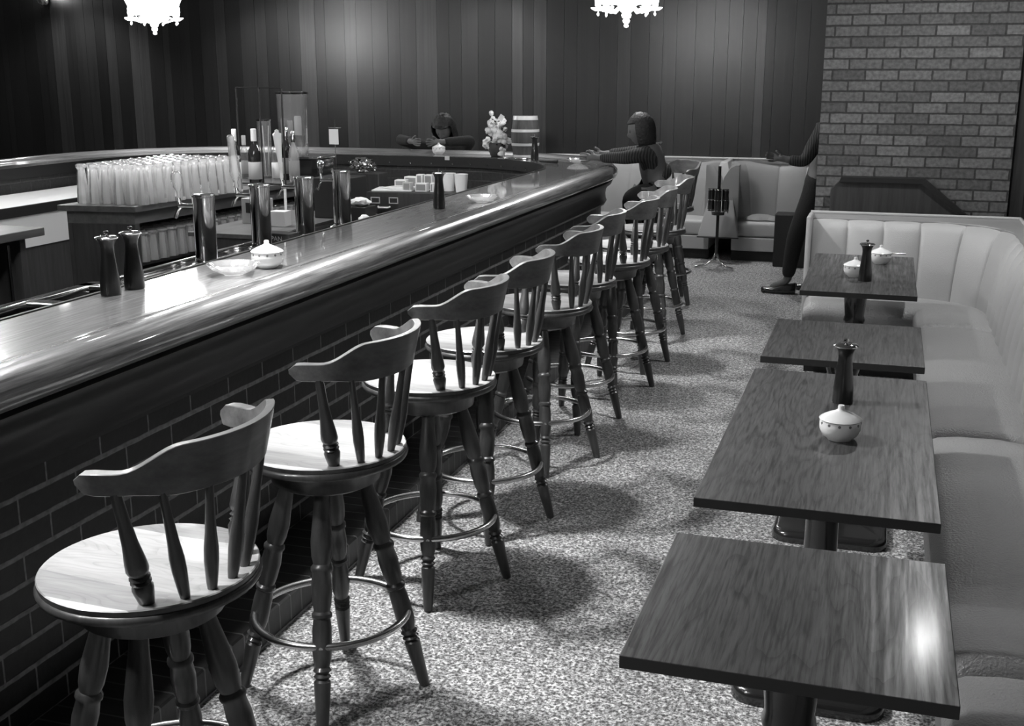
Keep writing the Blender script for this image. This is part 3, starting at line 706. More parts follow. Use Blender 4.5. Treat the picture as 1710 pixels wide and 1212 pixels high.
# stand in front of the divider
st = empty('floor_stand', (-1.475, 10.98, 0), label='dark pole stand with black canisters and chrome feet before the booth divider', cat='stand')
tube('pole', [(0, 0, 0.09), (0, 0, 0.95)], 0.015, 'black_gloss', st, 12)
for a in (200, 330, 80):
    ra = R(a); tube('foot', [(0, 0, 0.15), (0.03*math.cos(ra), 0.03*math.sin(ra), 0.08), (0.10*math.cos(ra), 0.10*math.sin(ra), 0.025), (0.20*math.cos(ra), 0.20*math.sin(ra), 0.012)], [0.01, 0.01, 0.01, 0.012], 'chrome', st, 8)
for (dx, dy, z0, z1) in ((-0.068, 0, 0.535, 0.745), (0.0, -0.055, 0.53, 0.75), (0.062, 0.01, 0.535, 0.74)):
    c = lathe('canister', [(0, z0), (0.030, z0), (0.033, z0+0.006), (0.033, z1-0.006), (0.028, z1), (0, z1)], 'black_gloss', st, 16, Matrix.Translation((dx, dy, 0)))
    for z in (z0+0.012, (z0+z1)/2, z1-0.012):
        lathe('band', [(0.0335, z-0.005), (0.035, z-0.004), (0.035, z+0.004), (0.0335, z+0.005)], 'chrome', c, 16, Matrix.Translation((dx, dy, 0)))
tube('side_lever', [(0.085, 0.0, 0.72), (0.098, -0.01, 0.62), (0.092, -0.01, 0.52)], 0.005, 'chrome', st, 8)
lathe('collar', [(0.015, 0.5), (0.06, 0.5), (0.065, 0.53), (0.015, 0.53)], 'black_gloss', st, 16)

# ------------------------------------------------------------------ back bar island
isl = empty('back_bar_cabinet', (0, 0, 0), label='dark wooden back-bar cabinet carrying the rows of beer glasses', cat='cabinet')
Q = [(-4.46, 5.50), (-3.985, 5.56), (-3.79, 7.95), (-4.30, 7.95)]
def inset(q, d):
    cx = sum(p[0] for p in q)/4; cy = sum(p[1] for p in q)/4
    return [(x+(d if x < cx else -d), y+(d if y < cy else -d)) for x, y in q]
prism('top', Q, 1.035, 1.07, 'cab_top', isl, 0.004)
qi = inset(Q, 0.035)
prism('frieze', qi, 0.965, 1.035, 'cab_top', isl, 0.002)
prism('near_end', [qi[0], qi[1], (qi[1][0]+0.004, qi[1][1]+0.04), (qi[0][0]+0.004, qi[0][1]+0.04)], 0.0, 0.965, 'cab_wood', isl, 0.002)
prism('far_end', [(qi[3][0], qi[3][1]-0.04), (qi[2][0], qi[2][1]-0.04), qi[2], qi[3]], 0.0, 0.965, 'cab_wood', isl, 0.002)
prism('back_panel', [qi[0], (qi[0][0]+0.03, qi[0][1]), (qi[3][0]+0.03, qi[3][1]), qi[3]], 0.0, 0.965, 'cab_wood', isl, 0.002)
prism('shelf', inset(Q, 0.045), 0.72, 0.74, 'cab_wood', isl, 0.002)
prism('lower_body', inset(Q, 0.05), 0.06, 0.42, 'cab_wood', isl, 0.002)
def make_glass(h, rb, rt, name, mat='glass'):
    """tumbler standing mouth down"""
    t = 0.0022
    o = lathe(name, [(rb, 0), (rb*0.93, h*0.3), (rt*0.95, h*0.80), (rt*0.90, h*0.86), (rt*1.25, h*0.92), (rt*1.2, h-0.004), (rt*0.8, h), (0, h-0.002), (0, h*0.86), (rt*0.7, h*0.80), (rb*0.90-t, h*0.3), (rb-t, 0)], mat, None, 10, ang=20)
    return o
gl = make_glass(0.225, 0.034, 0.023, 'beer_glass', 'glass_beer')
LG = 'upturned clear beer glass among the dense rows on the back-bar cabinet'
first = True
for j in range(12):
    for i in range(6):
        y = 5.60+0.074*j; x = -4.350+0.072*i+0.0125*j*(0.35+0.1*i)
        o = gl if first else gl.copy()
        if not first: COL.objects.link(o)
        first = False
        o.location = (x+random.uniform(-.003, .003), y+0.01*i+random.uniform(-.003, .003), 1.071); o.rotation_euler = (0, 0, random.random()*6)
        tag(o, LG, 'glass', 'beer glasses on the back-bar cabinet')
sg = make_glass(0.175, 0.036, 0.027, 'bar_glass', 'glass_white')
first = True
for j in range(22):
    for i in range(3):
        y = 5.68+0.085*j; x = -4.035-0.085*i+0.0068*j
        o = sg if first else sg.copy()
        if not first: COL.objects.link(o)
        first = False
        o.location = (x, y, 0.741); o.rotation_euler = (0, 0, random.random()*6)
        tag(o, 'upturned glass packed on the shelf beneath the beer glasses', 'glass', 'glasses on the shelf inside the back-bar cabinet')
# second cabinet at the left edge
i2 = empty('corner_cabinet', (0, 0, 0), label='open dark wooden cabinet cut by the left edge of the photo', cat='cabinet')
box('top', (-4.75, 3.3, 1.03), (-3.87, 4.67, 1.07), 'cab_top', i2, 0.004)
box('far_end', (-4.72, 4.56, 0), (-3.93, 4.60, 1.03), 'cab_wood', i2)
box('back_panel', (-4.72, 3.33, 0), (-4.69, 4.56, 1.03), 'cab_wood', i2)
box('near_end', (-4.72, 3.33, 0), (-3.93, 3.37, 1.03), 'cab_wood', i2)
box('shelf', (-4.69, 3.37, 0.5), (-3.98, 4.56, 0.52), 'cab_wood', i2)
box('shelf_track', (-3.962, 4.50, 0.12), (-3.952, 4.515, 1.0), 'steel', i2, 0.001)
g2 = gl.copy(); COL.objects.link(g2); g2.location = (-4.27, 4.5, 1.078)
tag(g2, 'single upturned glass on the corner cabinet at the left edge', 'glass')
tag(lathe('coaster', [(0, 0), (0.11, 0), (0.115, 0.004), (0.11, 0.008), (0, 0.008)], 'white_panel', None, 24, Matrix.Translation((-4.27, 4.5, 1.0705))), 'round white tray under the single glass at the left edge', 'tray')
# cooler inside the left arm
cl = empty('bar_cooler', (0, 0, 0), label='white enamelled cooler under the left arm of the bar', cat='cooler')
box('top', (-6.49, 5.0, 0.84), (-5.86, 8.35, 0.875), 'white_panel', cl, 0.004)
box('front_lip', (-5.865, 5.0, 0.80), (-5.845, 8.35, 0.873), 'black', cl, 0.003)
box('body', (-6.45, 5.05, 0.565), (-5.88, 8.30, 0.84), 'white_panel', cl)
box('plinth', (-6.40, 5.10, 0.0), (-5.92, 8.25, 0.565), 'cab_wood', cl)

# ------------------------------------------------------------------ beer taps
def make_tower():
    t = empty('beer_tap')
    lathe('flange', [(0, 0), (0.068, 0), (0.070, 0.004), (0.064, 0.009), (0.054, 0.013), (0.052, 0.02), (0, 0.02)], 'chrome', t, 28)
    lathe('column', [(0, 0.018), (0.0495, 0.018), (0.0495, 0.305), (0, 0.305)], 'chrome', t, 36)
    lathe('cap', [(0.0495, 0.304), (0.053, 0.306), (0.053, 0.315), (0.049, 0.318), (0, 0.320)], 'chrome', t, 36)
    bm = bmesh.new(); add_tube(bm, [(-0.045, 0, 0.262), (-0.10, 0, 0.262), (-0.125, 0, 0.262)], [0.010, 0.010, 0.014], 10); add_tube(bm, [(-0.115, 0, 0.262), (-0.135, 0, 0.24), (-0.15, 0, 0.205)], [0.009, 0.008, 0.009], 10); add_tube(bm, [(-0.12, 0, 0.26), (-0.125, 0, 0.295)], [0.012, 0.007], 10)
    finish('faucet', bm, 'chrome', t, ang=50)
    return t
def tower(x, y, lab_, hp, hm, fl=1.0, first=None):
    t = copy_tree(first) if first else make_tower()
    t.location = (x, y, 0.9505); t.rotation_euler = (0, 0, 0); tag(t, lab_, 'beer tap', 'chrome beer taps on the drainboard')
    bm = bmesh.new(); add_lathe(bm, hp, 14, Matrix.Translation((-0.125, 0, 0.292)) @ Matrix.Rotation(R(-4), 4, 'Y'), fl); finish('handle', bm, hm, t, ang=60)
    return t
base_tap = make_tower()
tower(-2.92, 4.58, 'nearest chrome beer tap, with a short round paddle handle', [(0.006, 0), (0.009, 0.015), (0.008, 0.03), (0.024, 0.055), (0.030, 0.085), (0.027, 0.11), (0.012, 0.125), (0, 0.127)], 'glass_white', 0.5, base_tap)
tower(-2.92, 5.08, 'second chrome beer tap, with a tall clear tapered handle', [(0.006, 0), (0.014, 0.01), (0.008, 0.03), (0.02, 0.05), (0.030, 0.075), (0.030, 0.085), (0.025, 0.10), (0.020, 0.20), (0.022, 0.25), (0.014, 0.26), (0, 0.262)], 'glass_white', 0.8, base_tap)
tower(-2.91, 5.52, 'third chrome beer tap, with a tall narrow white handle', [(0.007, 0), (0.010, 0.02), (0.008, 0.05), (0.014, 0.12), (0.024, 0.22), (0.026, 0.245), (0.012, 0.25), (0.012, 0.262), (0, 0.268)], 'porcelain', 0.35, base_tap)
base_tap.location = (-2.90, 5.95, 0.9505); tag(base_tap, 'farthest chrome beer tap, nearest the file drawers', 'beer tap', 'chrome beer taps on the drainboard')
bm = bmesh.new(); add_lathe(bm, [(0.006, 0), (0.012, 0.01), (0.008, 0.025), (0.018, 0.04), (0.02, 0.06), (0.012, 0.075), (0, 0.078)], 14, Matrix.Translation((-0.125, 0, 0.292))); finish('handle', bm, 'chrome', base_tap, ang=60)

# ------------------------------------------------------------------ bottles and clutter on the back bar
def bottle(x, y, z, h, r, glass, lab_mat, cap_mat, label, neck=0.36, lh=(0.12, 0.42)):
    t = empty('bottle', (x, y, z), random.random()*0.6, label, 'bottle', 'bottles on the back-bar cabinet')
    nb = h*(1-neck)
    lathe('body', [(0, 0), (r*0.9, 0), (r, 0.006), (r, nb*0.88), (r*0.85, nb), (r*0.42, nb+h*0.10), (r*0.36, h*0.93), (r*0.40, h*0.935), (r*0.40, h*0.96), (0, h*0.96)], glass, t, 20, ang=45)
    if lab_mat: lathe('label', [(r+0.0006, h*lh[0]), (r+0.0012, h*lh[0]+0.001), (r+0.0012, h*lh[1]), (r+0.0006, h*lh[1]+0.001)], lab_mat, t, 20)
    if cap_mat: lathe('cap', [(r*0.40, h*0.78), (r*0.44, h*0.785), (r*0.43, h*0.99), (r*0.36, h), (0, h)], cap_mat, t, 16)
    return t
bottle(-4.075, 6.80, 1.07, 0.37, 0.036, 'glass_dark', 'paper', 'label', 'dark wine bottle with a small white label, left of the pair', 0.36)
bottle(-3.965, 6.86, 1.07, 0.37, 0.043, 'glass_dark', 'label_d', 'label', 'stout dark bottle with a grey label and pale neck foil')
bottle(-4.30, 7.30, 1.07, 0.30, 0.034, 'glass', 'label_d', 'label', 'clear bottle with a pale neck, behind the dark wine bottles')
bottle(-3.89, 7.02, 1.07, 0.34, 0.036, 'glass', 'label', 'steel', 'clear spirit bottle with a large pale label')
bottle(-3.86, 7.20, 1.07, 0.34, 0.036, 'glass_white', 'label_d', 'steel', 'milky glass bottle left of the black register')
bottle(-3.98, 7.32, 1.07, 0.36, 0.038, 'glass_dark', 'label_d', 'steel', 'dark bottle behind the clear spirit bottle')
rg = empty('cash_box', (-3.985, 7.66, 1.07), label='small black metal box on the back bar', cat='box')
box('body', (-0.13, -0.12, 0.0), (0.13, 0.14, 0.125), 'black_gloss', rg, 0.006)
box('lid', (-0.14, -0.13, 0.127), (0.14, 0.15, 0.145), 'steel', rg, 0.004)
dc = empty('glass_dispenser', (-4.08, 7.62, 1.2155), label='tall clear dispenser with a bright metal rim standing on the black box', cat='dispenser')
lathe('jar', [(0.105, 0.0), (0.108, 0.22), (0.112, 0.44), (0.110, 0.44), (0.105, 0.22), (0.102, 0.003), (0, 0.003), (0, 0)], 'glass', dc, 28)
lathe('rim', [(0.108, 0.43), (0.118, 0.432), (0.118, 0.445), (0.108, 0.447)], 'chrome', dc, 28)
lathe('inner_tray', [(0, 0.14), (0.10, 0.14), (0.10, 0.146), (0, 0.146)], 'steel', dc, 24)
for k, (dx, dy, z0, z1, r_) in enumerate(((-0.05, -0.04, 0.146, 0.26, 0.024), (0.0, -0.05, 0.146, 0.25, 0.022), (0.055, -0.03, 0.146, 0.28, 0.026))):
    lathe('tube', [(0, z0), (r_, z0), (r_, z1-0.01), (r_*0.8, z1), (0, z1)], ('label_d', 'glass_white', 'label')[k], dc, 14, Matrix.Translation((dx, dy, 0)))
ja = empty('straw_jar', (-4.22, 7.45, 1.07), label='glass jar of straws behind the bottles', cat='jar')
lathe('jar', [(0.048, 0.0), (0.050, 0.40), (0.048, 0.40), (0.046, 0.004), (0, 0.004), (0, 0)], 'glass', ja, 20)
lathe('rim', [(0.047, 0.395), (0.054, 0.396), (0.054, 0.404), (0.047, 0.405)], 'chrome', ja, 20)
bm = bmesh.new()
for k in range(9): add_tube(bm, [(0.02*math.cos(k*2.1), 0.02*math.sin(k*2.1), 0.01), (0.032*math.cos(k*2.1+.3), 0.032*math.sin(k*2.1+.3), 0.36)], 0.0035, 6)
tag(finish('straws', bm, 'paper', ja, ang=60), kind='stuff')
wr = empty('wire_rack', (-3.96, 6.95, 1.07), label='tall thin black wire frame standing over the bottles', cat='rack')
bm = bmesh.new()
for dx in (-0.17, 0.0, 0.165): add_tube(bm, [(dx, 0, 0), (dx, 0, 0.63)], 0.006, 8)
add_tube(bm, [(-0.17, 0, 0.63), (0.165, 0, 0.63)], 0.004, 8); add_tube(bm, [(-0.17, 0, 0.006), (0.165, 0, 0.006)], 0.006, 8)
finish('frame', bm, 'black', wr, ang=60)
cs = empty('card_stand', (-3.86, 7.84, 1.07), label='small white card on a thin stand beside the black box', cat='card')
tube('stem', [(0, 0, 0), (0, 0, 0.40)], 0.003, 'steel', cs, 8)
tube('crossbar', [(-0.05, 0, 0.335), (0.05, 0, 0.335)], 0.003, 'steel', cs, 8)
box('card', (-0.045, -0.006, 0.215), (0.03, -0.004, 0.325), 'paper', cs, 0.0)
lathe('foot', [(0, 0), (0.03, 0), (0.028, 0.006), (0, 0.008)], 'steel', cs, 14)
bm = bmesh.new(); bmesh.ops.create_icosphere(bm, subdivisions=4, radius=0.1)
for v in bm.verts:
    n_ = noise.noise(v.co*28)*0.35+noise.noise(v.co*70)*0.2; v.co *= (1+n_); v.co.z = max(0, v.co.z*0.55+0.05); v.co.x *= 0.95; v.co.y *= 0.6
bag = finish('foil_bag', bm, 'steel', ang=20); bag.location = (-3.74, 8.05, 1.07-0.0)
tag(bag, 'crumpled shiny bag right of the white card', 'bag')
bk = box('bag_shelf', (-3.95, 7.97, 0.0), (-3.58, 8.14, 1.068), 'cab_wood', bevel=0.004); tag(bk, 'narrow dark cabinet at the end of the back bar', 'cabinet')

# file drawers with papers, right of the taps
FA = R(7)
fd = empty('file_drawers', (-3.41, 7.37, 0.702), FA, label='dark card-file cabinet with two label frames, right of the taps', cat='file cabinet')
box('body', (0.0, 0.0, 0.0), (0.70, 0.36, 0.295), 'cab_wood', fd, 0.004)
for x0 in (0.035, 0.165):
    bm = bmesh.new()
    for (a, b, c, d) in ((0, 0, 0.066, 0.006), (0, 0.038, 0.066, 0.044), (0, 0, 0.006, 0.044), (0.060, 0, 0.066, 0.044)): add_box(bm, (x0+a, -0.005, 0.218+b), (x0+c, 0.0, 0.218+d), 0.0)
    finish('label_frame', bm, 'label', fd)
tube('handle', [(0.088, -0.002, 0.196), (0.094, -0.022, 0.192), (0.165, -0.022, 0.192), (0.171, -0.002, 0.196)], 0.007, 'porcelain', fd, 8)
tag(box('base_cabinet', (-3.45, 7.30, 0.0), (-2.62, 8.02, 0.70), 'cab_wood'), 'low dark cabinet under the card file', 'cabinet')
def fpos(u, v, w=0.0):
    return (-3.41+u*math.cos(FA)-v*math.sin(FA), 7.37+u*math.sin(FA)+v*math.cos(FA), 0.998+w)
def loose(name, u, v, w, size, rz, mat, label, cat, tilt=0.0, bevel=0.002):
    bm = bmesh.new(); add_box(bm, (-size[0]/2, -size[1]/2, 0), (size[0]/2, size[1]/2, size[2]), bevel)
    o = finish(name, bm, mat); o.location = fpos(u, v, w); o.rotation_euler = (0, tilt, rz); return tag(o, label, cat)
loose('paper_sheaf', 0.16, 0.17, 0.0, (0.28, 0.24, 0.010), 0.2, 'paper', 'flat sheaf of white papers at the left of the card file top', 'papers')
loose('paper_sheaf', 0.20, 0.20, 0.0115, (0.2, 0.18, 0.008), -0.25, 'paper', 'upper sheaf of white papers lying askew on the card file', 'papers')
def carton(u, v, w, size, rz, label, mat='paper'):
    """small folding carton with a darker window panel on its front"""
    x, y, z = fpos(u, v, w); t = empty('small_carton', (x, y, z), rz, label, 'carton')
    box('shell', (-size[0]/2, -size[1]/2, 0), (size[0]/2, size[1]/2, size[2]), mat, t, 0.002)
    box('front_print', (-size[0]/2+0.008, -size[1]/2-0.0012, 0.008), (size[0]/2-0.008, -size[1]/2-0.0002, size[2]-0.008), 'label_d', t, 0.0)
carton(0.19, 0.24, 0.021, (0.085, 0.07, 0.045), 0.1, 'leftmost small white carton lying on the papers')
carton(0.255, 0.29, 0.0, (0.10, 0.06, 0.085), -0.15, 'pale carton leaning behind the leftmost small carton')
carton(0.275, 0.10, 0.0, (0.060, 0.05, 0.062), -0.1, 'small open-fronted carton at the middle front of the card file', 'label')
carton(0.335, 0.21, 0.0, (0.045, 0.06, 0.108), 0.05, 'tall narrow carton standing highest on the card file')
carton(0.395, 0.23, 0.0, (0.060, 0.06, 0.105), 0.0, 'tall carton beside the highest one on the card file')
carton(0.375, 0.10, 0.0, (0.085, 0.05, 0.058), 0.0, 'white carton at the right front of the card file')
carton(0.455, 0.09, 0.0, (0.026, 0.05, 0.060), 0.0, 'very narrow white carton nearest the pepper mill')
cup = lathe('paper_cup', [(0, 0), (0.036, 0), (0.048, 0.12), (0.050, 0.122), (0.046, 0.12), (0.034, 0.004), (0, 0.004)], 'paper', None, 20); cup.location = (-2.775, 7.55, 0.9985)
tag(cup, 'white paper cup just right of the mill, on the card file', 'cup', 'white paper cups on the card file')
cup2 = cup.copy(); COL.objects.link(cup2); cup2.location = (-2.885, 7.60, 0.9985); tag(cup2, 'white paper cup just left of the mill, on the card file', 'cup', 'white paper cups on the card file')
def puff(name, loc, r, sz, label, cat):
    bm = bmesh.new(); bmesh.ops.create_icosphere(bm, subdivisions=3, radius=r)
    for v in bm.verts:
        v.co *= 1+noise.noise(v.co*60+Vector(loc))*0.35; v.co.x *= sz[0]; v.co.y *= sz[1]; v.co.z = v.co.z*sz[2]+r*0.5
    o = finish(name, bm, 'petal', ang=60); o.location = loc; return tag(o, label, cat)
puff('bar_towel', (-2.93, 6.26, 1.037), 0.045, (1.35, 1, 0.55), 'crumpled white bar towel, upper of the two beside the last tap', 'towel')
puff('bar_towel', (-2.84, 6.10, 0.962), 0.032, (1, 1, 0.9), 'small crumpled white towel below the larger one by the last tap', 'towel')
tag(box('black_case', (-3.00, 6.19, 0.952), (-2.87, 6.34, 1.035), 'black', bevel=0.004), 'small black case under the crumpled towel', 'case')
# boxes behind the taps
sh = empty('speed_rack', (0, 0, 0), label='dark work shelf between the taps and the glass cabinet', cat='shelf')
box('top', (-3.75, 5.7, 0.895), (-3.09, 6.85, 0.92), 'cab_top', sh); box('front', (-3.13, 5.72, 0), (-3.11, 6.83, 0.895), 'cab_wood', sh); box('near_end', (-3.72, 5.72, 0), (-3.13, 5.74, 0.895), 'cab_wood', sh); box('far_end', (-3.72, 6.81, 0), (-3.13, 6.83, 0.895), 'cab_wood', sh)
cb = empty('grey_carton', (-3.56, 6.16, 0.921), R(-12), 'grey carton with a dark label behind the second tap', 'box')
box('shell', (-0.08, -0.05, 0), (0.08, 0.05, 0.15), 'label_d', cb, 0.003); box('label', (-0.045, -0.0515, 0.065), (0.02, -0.0502, 0.125), 'black', cb, 0.0)
tag(box('pale_carton', (-3.42, 6.05, 0.921), (-3.32, 6.13, 1.01), 'label', bevel=0.003), 'small pale carton just left of the third tap', 'box')
tag(tube('stir_rod', [(-3.37, 6.16, 0.923), (-3.37, 6.16, 1.15)], 0.008, 'porcelain', None, 8), 'upright white rod rising behind the small pale carton', 'rod')
dk = box('dark_crate', (-3.36, 6.5, 0.921), (-3.12, 6.76, 1.17), 'black', bevel=0.006); tag(dk, 'black crate behind the last two taps', 'crate')
lb = empty('lettered_box', (-2.94, 5.30, 0.9515), R(-5), 'small dark box lettered in white between the second and third taps', 'box')
box('shell', (-0.07, -0.045, 0), (0.085, 0.045, 0.05), 'cab_wood', lb, 0.002)
fc = bpy.data.curves.new('lettering', 'FONT'); fc.body = 'PAN'; fc.size = 0.036; fc.extrude = 0.0006; fc.align_x = 'CENTER'
fo = bpy.data.objects.new('lettering', fc); dgx = bpy.context.evaluated_depsgraph_get(); COL.objects.link(fo); dgx.update()
fm = bpy.data.meshes.new_from_object(fo.evaluated_get(bpy.context.evaluated_depsgraph_get())); bpy.data.objects.remove(fo)
fm.materials.clear(); fm.materials.append(M['label']); lt = bpy.data.objects.new('lettering', fm); COL.objects.link(lt); lt.parent = lb; lt.location = (0.008, -0.0462, 0.012); lt.rotation_euler = (PI/2, 0, 0)

# ------------------------------------------------------------------ far bar: flowers, barrel
fl = empty('flower_vase', (-3.31, 9.93, 1.0715), label='dark vase of white flowers with a tag on the far bar', cat='flowers')
lathe('vase', [(0, 0), (0.05, 0), (0.055, 0.006), (0.075, 0.05), (0.08, 0.09), (0.066, 0.12), (0.062, 0.12), (0.07, 0.09), (0.04, 0.01), (0, 0.01)], 'leaf', fl, 24)
rnd = random.Random(4); bm = bmesh.new(); bml = bmesh.new()
def blossom(bm, c, r):
    n0 = len(bm.verts); bmesh.ops.create_icosphere(bm, subdivisions=2, radius=r, matrix=Matrix.Translation(c)); bm.verts.ensure_lookup_table()
    for v in bm.verts[n0:]:
        d = v.co-Vector(c); v.co = Vector(c)+d*(1+0.5*noise.noise(d*90+Vector(c)*40))
for k in range(58):
    t = rnd.random(); z = 0.05+0.25*t; w = 0.14*(1-0.62*t); a = rnd.random()*2*PI; q = w*math.sqrt(rnd.random())
    blossom(bm, (q*math.cos(a), q*math.sin(a)*0.7, z+0.02), rnd.uniform(0.018, 0.031))
for (x, z, r_) in ((-0.05, 0.375, 0.023), (-0.035, 0.335, 0.018), (0.02, 0.30, 0.028), (0.0, 0.26, 0.03), (0.015, 0.21, 0.033), (0.06, 0.03, 0.034), (0.075, 0.06, 0.024), (-0.11, 0.12, 0.022), (0.115, 0.13, 0.022)): blossom(bm, (x, -0.05 if z < .1 else 0, z), r_)
tag(finish('blossoms', bm, 'petal', fl, ang=60), kind='stuff')
for k in range(60):
    t = rnd.random(); a = rnd.random()*2*PI; q = 0.13*(1-0.6*t); c = Vector((q*math.cos(a), q*math.sin(a)*0.7, 0.06+0.25*t)); d = Vector((math.cos(a), math.sin(a), rnd.uniform(-.3, .8))).normalized()*0.04; s_ = Vector((-math.sin(a), math.cos(a), 0))*0.011
    vv = [bml.verts.new(p) for p in (c, c+d*0.5+s_, c+d, c+d*0.5-s_)]; bml.faces.new(vv)
bmesh.ops.solidify(bml, geom=bml.faces[:], thickness=0.001)
tag(finish('leaves', bml, 'leaf', fl), kind='stuff')
tg = box('gift_tag', (-0.022, -0.002, -0.03), (0.022, 0.0, 0.03), 'paper', fl, 0.0); tg.location = (0.05, -0.03, 0.335); tg.rotation_euler = (0, R(35), 0)
bl = empty('small_barrel', (-3.02, 9.85, 1.0720), label='small wooden keg with pale hoops standing upright on the far bar', cat='barrel')
H = 0.36; pr_ = lambda z: 0.102+0.020*math.sin(PI*z/H)
lathe('staves', [(0, 0.012), (0.092, 0.012), (0.096, 0.0), (pr_(0), 0.0)]+[(pr_(H*k/12), H*k/12) for k in range(1, 12)]+[(pr_(H), H), (0.096, H), (0.092, H-0.012), (0, H-0.012)], 'barrel', bl, 32, ang=50)
for (z0, z1) in ((0.0, 0.028), (0.105, 0.128), (0.222, 0.246), (0.325, 0.36)):
    lathe('hoop', [(pr_(z0)+0.0005, z0), (pr_(z0)+0.003, z0+0.001), (pr_(z1)+0.003, z1-0.001), (pr_(z1)+0.0005, z1)], 'hoop', bl, 32)
bm = bmesh.new(); add_box(bm, (-0.10, -0.05, 0), (0.10, 0.05, 0.012), 0.004); o = finish('paper_tray', bm, 'steel'); o.location = (-3.05, 9.70, 1.071); tag(o, 'thin bright tray lying in front of the flower vase', 'tray')
bm = bmesh.new(); add_tube(bm, [(-0.07, 0.01, 0.012), (0.02, 0, 0.012), (0.09, -0.01, 0.014)], [0.006, 0.009, 0.014], 10); o = finish('bottle_opener', bm, 'black'); o.location = (-2.66, 9.30, 1.072); tag(o, 'dark short-handled tool on the inner edge of the bar curve', 'tool')
o = box('note_card', (-0.022, -0.001, 0), (0.022, 0.001, 0.035), 'paper', bevel=0.0); o.location = (-3.70, 9.715, 1.045); tag(o, 'tiny white card clipped to the far inner bar edge', 'card')

# ------------------------------------------------------------------ chandeliers, sconce, lamps
def make_chandelier():
    t = empty('chandelier')
    tube('stem', [(0, 0, 0.10), (0, 0, 0.78)], 0.008, 'brass', t, 8)
    lathe('ceiling_rose', [(0, 0.78), (0.05, 0.78), (0.06, 0.765), (0.02, 0.75), (0, 0.75)], 'brass', t, 20)
    lathe('crystal_drop', [(0, -0.085), (0.016, -0.078), (0.02, -0.066), (0.010, -0.055), (0.024, -0.045), (0.030, -0.030), (0.020, -0.014), (0.034, -0.006), (0.040, 0.012), (0.034, 0.03), (0.052, 0.045), (0.056, 0.07), (0.03, 0.10), (0.045, 0.14), (0.05, 0.2), (0.03, 0.26), (0.012, 0.3), (0, 0.3)], 'crystal', t, 14)
    for k in range(8):
        a = 2*PI*(k+0.3)/8; x, y = 0.225*math.cos(a), 0.225*math.sin(a)
        arm = tube('arm', [(0.03*math.cos(a), 0.03*math.sin(a), 0.10), (0.12*math.cos(a), 0.12*math.sin(a), 0.03), (x, y, 0.06)], 0.006, 'crystal', t, 8)
        lathe('cup', [(0, 0.045), (0.03, 0.047), (0.056, 0.062), (0.060, 0.070), (0.05, 0.068), (0.02, 0.06), (0.012, 0.075), (0, 0.075)], 'crystal', arm, 14, Matrix.Translation((x, y, 0)))
        lathe('pendant', [(0, 0.005), (0.009, 0.014), (0.010, 0.024), (0.003, 0.035), (0.002, 0.047), (0, 0.047)], 'crystal', arm, 8, Matrix.Translation((x, y, 0)))
        lathe('bulb', [(0, 0.075), (0.02, 0.078), (0.028, 0.12), (0.026, 0.16), (0.012, 0.20), (0, 0.21)], 'bulb', arm, 12, Matrix.Translation((x, y, 0)))
    def curtain(name, r0, r1, z0, z1):
        """curtain of crystal strings: beaded, fluted drum"""
        bm = bmesh.new(); seg = 72; nz = 28; rows = []
        for i in range(nz+1):
            z = z0+(z1-z0)*i/nz; rr = r0+(r1-r0)*i/nz
            rows.append([bm.verts.new(((rr+0.006*(k % 2)+0.006*(i % 2)*(k % 2))*math.cos(2*PI*k/seg), (rr+0.006*(k % 2)+0.006*(i % 2)*(k % 2))*math.sin(2*PI*k/seg), z+0.012*(k % 4 == 0)*(i == 0)*-1)) for k in range(seg)])
        for a, b in zip(rows, rows[1:]):
            for k in range(seg): bm.faces.new((a[k], a[(k+1) % seg], b[(k+1) % seg], b[k]))
        finish(name, bm, 'crystal', t, ang=10)
    curtain('crystal_curtain', 0.19, 0.26, 0.10, 0.26)
    curtain('added_upper_curtain', 0.30, 0.40, 0.27, 0.62)  # unseen wide tier, added to broaden the bright reflection on the bar top
    return t
ch0 = make_chandelier()
def lamp(name, kind, loc, energy, size=0.1, rot=None, spot=None, blend=0.5, sizey=None):
    l = bpy.data.lights.new(name, kind); l.energy = energy
    if kind == 'AREA':
        l.size = size
        if sizey: l.shape = 'RECTANGLE'; l.size_y = sizey
    else: l.shadow_soft_size = size
    if kind == 'SPOT': l.spot_size = R(spot); l.spot_blend = blend
    o = bpy.data.objects.new(name, l); COL.objects.link(o); o.location = loc
    if rot: o.rotation_euler = rot
    return o
CH = [(-6.72, 9.9, 150, 'left chandelier of lit crystal, cut by the top edge above the beer glasses'), (-2.06, 9.45, 60, 'right chandelier of lit crystal, cut by the top edge above the bar bend'),
      (-6.05, 6.4, 130, 'crystal chandelier over the middle of the left bar arm'), (-2.78, 6.45, 50, 'crystal chandelier over the middle of the right bar arm'),
      (-2.78, 3.5, 60, 'unseen crystal chandelier added over the near part of the right bar arm'), (-2.70, 0.9, 80, 'unseen crystal chandelier added over the near end of the bar')]  # the two nearest are unseen, added to put a highlight on the bar rail
for i, (x, y, e, lb) in enumerate(CH):
    o = ch0 if i == 0 else copy_tree(ch0); o.location = (x, y, 2.225 if i < 2 else 2.30); tag(o, lb, 'chandelier', 'crystal chandeliers over the bar')
    lamp('chandelier_light', 'POINT', (x, y, o.location.z-0.02), e, 0.07)
sc_ = empty('wall_sconce', (-9.70, 12.1, 2.62), label='lit wall lamp with a curved dark arm at the top left corner', cat='wall lamp')
lathe('backplate', [(0, 0), (0.05, 0), (0.045, 0.012), (0, 0.016)], 'brass', sc_, 16, Matrix.Rotation(PI/2, 4, 'X'))
tube('arm', [(0, -0.01, 0), (0.0, -0.06, -0.05), (0.0, -0.13, -0.03), (0, -0.15, 0.03)], 0.008, 'black', sc_, 8)
